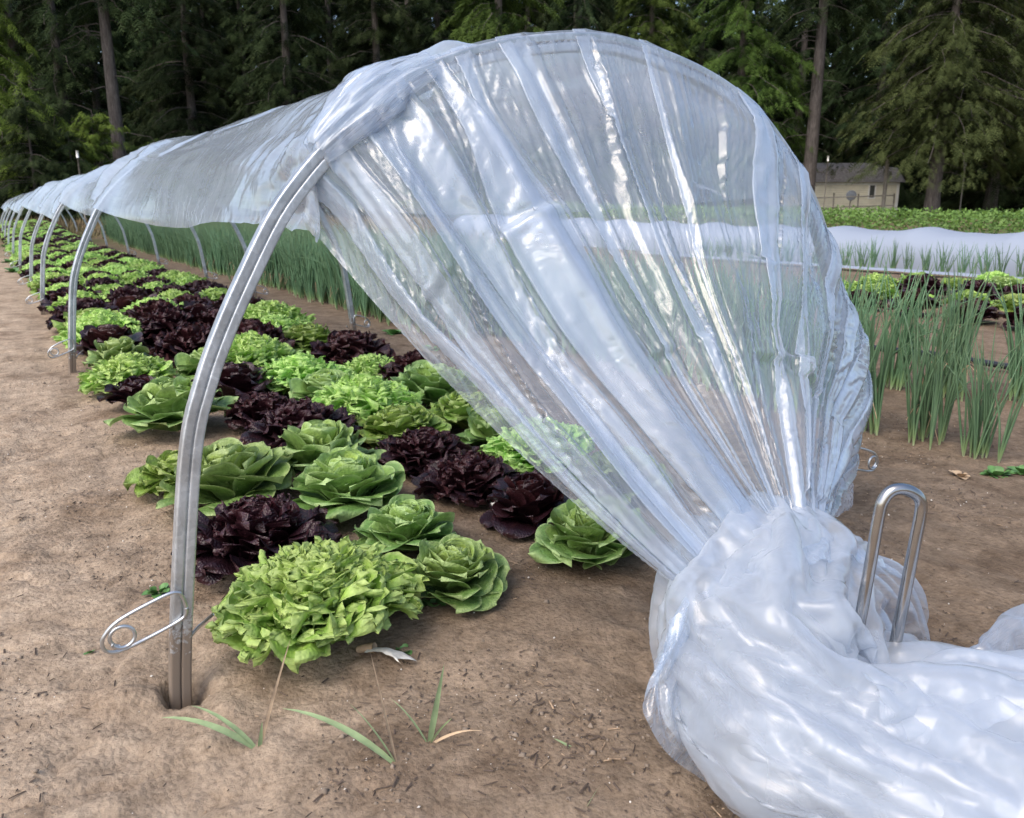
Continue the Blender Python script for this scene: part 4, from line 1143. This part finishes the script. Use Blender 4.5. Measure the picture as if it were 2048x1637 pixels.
rf = MB().add(Vr, [(0, 1, 5, 4), (1, 2, 6, 5), (2, 3, 7, 6), (3, 0, 4, 7), (4, 5, 9, 8), (6, 7, 8, 9)]).add([Vr[5], Vr[6], Vr[9]], [(0, 1, 2)]).add([Vr[7], Vr[4], Vr[8]], [(0, 1, 2)]).build('roof', m_shing, shed, smooth=False)
mb = MB(); mb.box(0, .07, -.05, .01, 0, .82).box(.36, .43, -.05, .01, 0, .82).box(.07, .36, -.048, .01, .75, .82).box(.07, .36, -.06, .01, 0, .07)
wf = mb.build('window', m_trim, shed, smooth=False, loc=(Ls - 1.75, 0, 1.0))
MB().box(.07, .36, -.03, .012, .07, .75).build('pane', m_glass, wf, smooth=False)
# satellite dish on its mast, in front of the shed
dx, dy = at(1703, 45.5)[:2]
dish = empty('satellite_dish', (dx, dy, gz1(dx, dy))); tag(dish, 'round grey satellite dish on a short mast before the shed', 'satellite dish'); dish.rotation_euler = (0, 0, -YAW - .25)
th = np.linspace(0, 2 * PI, 28, endpoint=False)[None]; rr = np.linspace(.02, .27, 8)[:, None]
dd = P3(rr * np.cos(th), -.12 - .35 * rr ** 2 * -1 - .1, 1.15 + rr * np.sin(th) + 0 * rr)
MB().add(dd, gridF(8, 28, cv=True)).build('reflector', m_dish, dish)
MB().tube(np.array([(0, 0, -.1), (0, 0, 1.1), (0, -.16, 1.15)]), .035, 8).build('mast', m_post, dish)
MB().tube(np.array([(0, -.2, .85), (.12, -.5, 1.0), (.2, -.6, 1.1)]), .02, 6).build('feed_arm', m_post, dish)
# wire fence with rails before the shed
f0, f1 = at(1630, 44)[:2], at(1790, 42.5)[:2]
fence = empty('fence', (f0[0], f0[1], gz1(*f0))); fence.rotation_euler = (0, 0, math.atan2(f1[1] - f0[1], f1[0] - f0[0])); tag(fence, 'grey pole fence with thin posts in front of the shed', 'fence')
Lf = float(np.linalg.norm(f1 - f0))
for i, (fx, hh_, rr_) in enumerate(((.25 * Lf, 1.25, .04), (.56 * Lf, 1.2, .04), (.875 * Lf, 2.9, .10), (1.0 * Lf, 1.2, .04))):
    MB().tube(np.array([(fx, 0, -.2), (fx + .02, 0, hh_ * .5), (fx, 0, hh_)]), rr_, 8).build('post', m_post, fence)
for z in (.55, 1.05):
    MB().tube(np.array([(0, -.05, z - .05), (Lf * .4, -.05, z), (Lf, -.05, z + .06)]), .03, 6).build('rail', m_post, fence)
for u, D, h, lb in ((1925, 43, 2.5, 'thin dark metal post right of the leaning trunk'), (1651, 44.5, 2.9, 'slim pale pole standing at the left end of the shed'), (163, 33, 2.55, 'thin pale pole among the low boughs on the left')):
    x, y = at(u, D)[:2]; z0 = gz1(x, y)
    p = empty('pole', (x, y, z0)); tag(p, lb, 'pole', 'thin poles by the wood')
    MB().tube(np.array([(0, 0, -.2), (0, 0, h * .5), (0, 0, h)]), .035, 8).build('shaft', m_post, p)
    MB().tube(np.array([(0, 0, h - .02), (0, 0, h + .12), (0, 0, h + .25)]), .05, 8).build('cap', m_trim, p)

# ------------------------------------------------------------------ trees
def needle_mat(name, dark, light, rough=.6):
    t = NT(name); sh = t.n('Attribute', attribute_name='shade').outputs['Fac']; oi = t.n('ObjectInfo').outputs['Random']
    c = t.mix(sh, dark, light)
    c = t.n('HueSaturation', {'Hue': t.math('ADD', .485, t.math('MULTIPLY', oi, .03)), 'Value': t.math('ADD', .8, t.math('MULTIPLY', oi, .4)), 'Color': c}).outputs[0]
    p = principled(t, Base_Color=c, Roughness=rough, Specular_IOR_Level=.06)
    return t.surf(t.n('MixShader', {0: .12, 1: p.outputs[0], 2: t.n('BsdfTranslucent', {'Color': c}).outputs[0]}))
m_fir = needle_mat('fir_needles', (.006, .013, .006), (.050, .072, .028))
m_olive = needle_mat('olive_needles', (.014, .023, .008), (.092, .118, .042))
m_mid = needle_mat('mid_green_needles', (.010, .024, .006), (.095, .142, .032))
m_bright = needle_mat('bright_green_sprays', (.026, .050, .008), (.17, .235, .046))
bt = NT('bark'); bo = bt.n('TexCoord').outputs['Object']
bm_ = bt.n('Mapping', {'Vector': bo, 'Scale': (14., 14., 2.6)})
bn = bt.noise(bm_.outputs[0], 1., 6., .7)
m_bark = bt.surf(principled(bt, Base_Color=bt.ramp(bn, [(.3, (.045, .038, .034)), (.55, (.115, .10, .092)), (.75, (.19, .17, .155))]), Roughness=.95, Specular_IOR_Level=.1, Normal=bt.n('Bump', {'Strength': .9, 'Distance': .06, 'Height': bn}).outputs[0]))

def sprays(O, D, size, rs, K=7, droop=.35, wide=.55):
    """Combs of leaflets: O origins, D directions."""
    N = len(O); side = unit(np.cross(D, rs.normal(0, .35, (N, 3)) + [0, 0, 1])); L = (size * rs.uniform(.65, 1.3, N))[:, None]
    V = np.zeros((N, K, 3, 3))
    for k in range(K):
        f = (k + .4) / K; sg = 1 if k % 2 else -1
        if k == K - 1: sg = 0
        c = O + D * L * f + np.array([0, 0, -1.]) * L * droop * f * f
        ln = L * wide * (1.05 - .75 * abs(f - .35)) * rs.uniform(.7, 1.2, (N, 1))
        tip = c + side * sg * ln + D * ln * (.55 if sg else 1.) + np.array([0, 0, -1.]) * ln * rs.uniform(.05, .55, (N, 1))
        w_ = L * .085
        V[:, k, 0] = c - D * w_; V[:, k, 1] = c + D * w_ + side * (0.6 * w_ if not sg else 0); V[:, k, 2] = tip
    return V.reshape(-1, 3), np.arange(N * K * 3).reshape(-1, 3), N, K

def tree_meshes(seed, H, zb, R, nb, mat, trunk_r=.3, droop=.55, spray=.3, dens=15., bend=0., dead=10, full=1.1, top=.12, lift=.12):
    rs = np.random.default_rng(seed)
    tz = np.linspace(-.3, H, 26)
    ax = P3(bend * (np.maximum(tz, 0) / H) ** .6 * np.sin(tz * .25) * 2, bend * .4 * np.sin(tz * .2), tz)
    tr = trunk_r * np.clip(1 - tz / (H * 1.05), .04, 1) ** .8 * (1 + .35 * np.exp(-np.maximum(tz, 0) / .35))
    ax = ax - P3(0, 0, 0)
    mt = MB().tube(ax, tr, 12)
    O, D, Sz, Sh = [], [], [], []
    def axis_at(z): return np.array([np.interp(z, tz, ax[:, 0]), np.interp(z, tz, ax[:, 1]), z])
    for i in range(nb):
        f = (i + rs.random()) / nb; z = zb + (H - zb) * f ** 1.0
        Lb = R * ((1 - f) ** .75 * full + top) * rs.uniform(.55, 1.12) * (.75 + .25 * min(1, f * 8))
        az = rs.uniform(0, 2 * PI); dh = np.array([math.cos(az), math.sin(az), 0])
        t = np.linspace(0, 1, 7); bz = lift * Lb * t - droop * Lb * t ** 2 * .75 + .12 * Lb * np.maximum(0, t - .75)
        c = axis_at(z) + dh * Lb * t[:, None] + np.array([0, 0, 1.]) * bz[:, None] + rs.normal(0, .03, (7, 3)) * Lb * t[:, None]
        mt.tube(c[:6], np.linspace(.026, .006, 6) * (Lb / 3 + .3), 4, False)
        n_ = max(3, int(dens * Lb)); u = rs.uniform(.03, 1.03, n_) ** .9
        p = np.stack([np.interp(u, t, c[:, k]) for k in range(3)], -1)
        sd_ = np.array([-dh[1], dh[0], 0]); off = rs.normal(0, 1, n_) * .13 * Lb * (1.15 - .6 * u)
        p = p + sd_ * off[:, None] + np.array([0, 0, 1.]) * (-.18 * np.abs(off) + rs.normal(0, .05, n_))[:, None]
        d = unit(dh * rs.uniform(.5, 1.1, n_)[:, None] + sd_ * (np.sign(off) * rs.uniform(.1, .8, n_))[:, None] + np.array([0, 0, 1.]) * rs.uniform(-1.15, -.05, n_)[:, None])
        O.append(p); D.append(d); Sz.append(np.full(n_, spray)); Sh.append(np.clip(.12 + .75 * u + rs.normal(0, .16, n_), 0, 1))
    for i in range(dead):                                      # bare dead limbs under the crown
        z = rs.uniform(1.2, max(zb + 1.5, 2)); az = rs.uniform(0, 6.28); L = rs.uniform(.5, 2.2)
        t = np.linspace(0, 1, 5)[:, None]; dh = np.array([math.cos(az), math.sin(az), 0])
        mt.tube(axis_at(z) + dh * L * t + np.array([0, 0, 1.]) * (.25 * t - .5 * t ** 2) * L + rs.normal(0, .05, (5, 3)) * L * t, np.linspace(.028, .006, 5), 4, False)
    O = np.concatenate(O); D = np.concatenate(D)
    V, F, N, K = sprays(O, D, np.concatenate(Sz), rs, 8, droop * .7)
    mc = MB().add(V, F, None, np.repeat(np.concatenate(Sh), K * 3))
    return mt.mesh('trunk', m_bark), mc.mesh('crown', mat, False)

TREES = {
    'tall': tree_meshes(600, 20, 8.6, 3.2, 70, m_fir, .34, .95, .36, 26, .03, 16),
    'fir1': tree_meshes(601, 18, 1.0, 3.8, 125, m_fir, .30, .70, .36, 26, .06, 10),
    'fir2': tree_meshes(602, 17, 2.0, 4.0, 80, m_fir, .34, .90, .36, 26, .08, 24),
    'mid': tree_meshes(603, 17, 1.6, 4.2, 110, m_mid, .32, .75, .34, 28, .05, 6),
    'olive': tree_meshes(604, 17, 3.7, 4.9, 190, m_olive, .36, .85, .32, 26, .05, 4),
    'bright': tree_meshes(605, 13, .6, 2.8, 110, m_bright, .2, .95, .32, 30, .05, 0),
    'bush': tree_meshes(606, 3.4, .15, 2.0, 50, m_mid, .06, .35, .26, 30, .05, 0, 1.3, .35, .4),
    'lowfir': tree_meshes(607, 6., .2, 2.9, 70, m_fir, .12, .5, .34, 26, .05, 0),
    'lightbush': tree_meshes(608, 4.6, .2, 2.0, 60, m_bright, .07, .30, .26, 30, .05, 0, 1.25, .3, .4),
}
def put_tree(kd, u, D, label, name='conifer', s=1., rz=None, cat='tree', group='trees at the edge of the wood', lean=0.):
    x, y = at(u, D)[:2]
    t = empty(name, (x, y, gz1(x, y)), float(rng.uniform(0, 6.28)) if rz is None else rz); tag(t, label, cat, group)
    t.scale = (s, s, s * float(rng.uniform(.94, 1.08))); t.rotation_euler[0] = lean
    for nme, me in zip(('trunk', 'crown'), TREES[kd]):
        o = bpy.data.objects.new(nme, me); COL.objects.link(o); o.parent = t
    return t
FRONT = [
    ('tall', 247, 40, 'tall conifer with a long bare grey trunk, on the left behind the film', 1.0),
    ('tall', 66, 46, 'conifer with a thick half-hidden trunk near the left edge', 1.0),
    ('tall', 1616, 45, 'tall conifer whose bare dark trunk rises above the shed', 1.12),
    ('olive', 1868, 42, 'broad olive-green conifer with a leaning trunk, right of the shed', 1.0),
    ('mid', 1000, 43, 'lit mid-green conifer above the middle of the film', 1.05),
    ('mid', 1290, 47, 'mid-green conifer behind the top of the arch', 1.0),
    ('mid', 1470, 46, 'mid-green conifer over the right shoulder of the arch', 1.0),
    ('bright', 10, 37, 'bright yellow-green cedar at the left edge', 1.0),
    ('fir2', 590, 45, 'dark conifer with dead lower limbs, above the tunnel film', 1.0),
    ('fir1', 400, 46, 'dark drooping conifer right of the long bare trunk', 1.0),
    ('fir1', 760, 46, 'dark conifer left of the lit mid-green one', 1.0),
    ('fir2', 150, 46, 'dark conifer between the two left trunks', 1.05),
    ('fir2', 1150, 50, 'dark thin-crowned conifer behind the apex of the arch', 1.0),
    ('fir1', 1740, 53, 'dark conifer behind the shed roof', 1.05),
    ('fir2', 1985, 47, 'dark conifer behind the broad olive-green one', 1.05),
    ('olive', 2120, 44, 'olive-green conifer cut by the right frame edge', .95),
    ('fir1', 880, 49, 'dark conifer tucked behind the lit mid-green one', 1.05),
]
for kd, u, D, lb, s in FRONT: put_tree(kd, u, D, lb, s=s)
for kd, u, D, lb, s in (('lightbush', 200, 38, 'light green bush at the foot of the long bare trunk', .95), ('lowfir', 70, 35, 'low dark boughs above the far end of the tunnel', .8),
                        ('lowfir', 150, 36, 'low dark bush right of the low boughs on the left', .62), ('bush', 330, 42, 'green bush right of the long bare trunk', 1.1), ('bush', 470, 43, 'green bush half hidden by the tunnel film', 1.2),
                        ('lowfir', -60, 36, 'dark young conifer at the left frame edge', .9), ('lowfir', 620, 44, 'low dark conifer behind the film', 1.), ('lowfir', 1960, 50, 'low dark conifer beyond the thin post', 1.), ('lowfir', 2070, 48, 'low dark conifer at the right frame edge', 1.)):
    put_tree(kd, u, D, lb, 'bush' if 'bush' in kd else 'young_conifer', s, cat='bush', group='bushes and young conifers along the wood')
i = 0
for u in np.arange(-160, 2300, 95):
    D = float(rng.uniform(54, 66)); put_tree(['fir1', 'fir1', 'fir2', 'fir1'][i % 4], float(u + rng.uniform(-40, 40)), D, 'dark conifer standing deep in the shade of the wood', s=float(rng.uniform(1.05, 1.3)), group='dark conifers deep in the wood'); i += 1
# the wood behind, one dark mass
rs = np.random.default_rng(77); N = 32000
uu = rs.uniform(-350, 2500, N); Dd = rs.uniform(66, 84, N); hh2 = 26 * rs.random(N) ** 1.1
base = (RGT[None] * ((uu - 1024) / F_PX * 1.03)[:, None] + FWD[None]) * Dd[:, None]
keep = gn(P3(uu * .009, hh2 * .3, 0), 9) > (hh2 - 15) * .055 - .50 + .34 * np.exp(-((uu - 1560) / 330) ** 2) - .1 * sstep(900, 300, uu)
O = (base + P3(0 * uu, 0 * uu, hh2 + .4))[keep]
D_ = unit(rs.normal(0, 1, O.shape) * [1, 1, .5] - [0, 0, .4])
V, F, N2, K = sprays(O, D_, np.full(len(O), 1.5), rs, 7, .4)
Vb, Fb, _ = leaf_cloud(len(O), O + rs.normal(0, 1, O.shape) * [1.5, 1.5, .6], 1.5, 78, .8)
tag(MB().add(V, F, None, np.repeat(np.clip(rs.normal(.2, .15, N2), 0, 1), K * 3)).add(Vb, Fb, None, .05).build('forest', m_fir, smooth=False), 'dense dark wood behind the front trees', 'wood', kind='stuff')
# dry grass and weeds along the far field edge
N = 9000
uu = rs.uniform(-200, 1150, N); Dd = 24 + 16 * rs.random(N) ** .8
b0 = (RGT[None] * ((uu - 1024) / F_PX * 1.03)[:, None] + FWD[None]) * Dd[:, None]
m_field = NT('dry_field_grass'); fs = m_field.n('Attribute', attribute_name='shade').outputs['Fac']
m_field = m_field.surf(principled(m_field, Base_Color=m_field.ramp(fs, [(0., (.20, .14, .08)), (.6, (.17, .14, .065)), (1., (.07, .11, .035))]), Roughness=.8, Specular_IOR_Level=.2))
hgt = rs.uniform(.12, .38, N)[:, None]; sd_ = unit(rs.normal(0, 1, (N, 3)) * [1, 1, 0])
zz = ground_z(b0[:, 0], b0[:, 1]); b0[:, 2] = zz
tip = b0 + np.array([0, 0, 1.]) * hgt + rs.normal(0, .09, (N, 3)) * [1, 1, 0]
V = np.stack([b0 - sd_ * .03, b0 + sd_ * .03, tip], 1).reshape(-1, 3)
tag(MB().add(V, np.arange(N * 3).reshape(-1, 3), None, np.repeat(np.clip(.35 + .5 * fbm(b0 * .15, 2, 4) + rs.normal(0, .15, N), 0, 1), 3)).build('field_grass', m_field, smooth=False), 'dry straw-coloured grass along the far field edge', 'grass', kind='stuff')
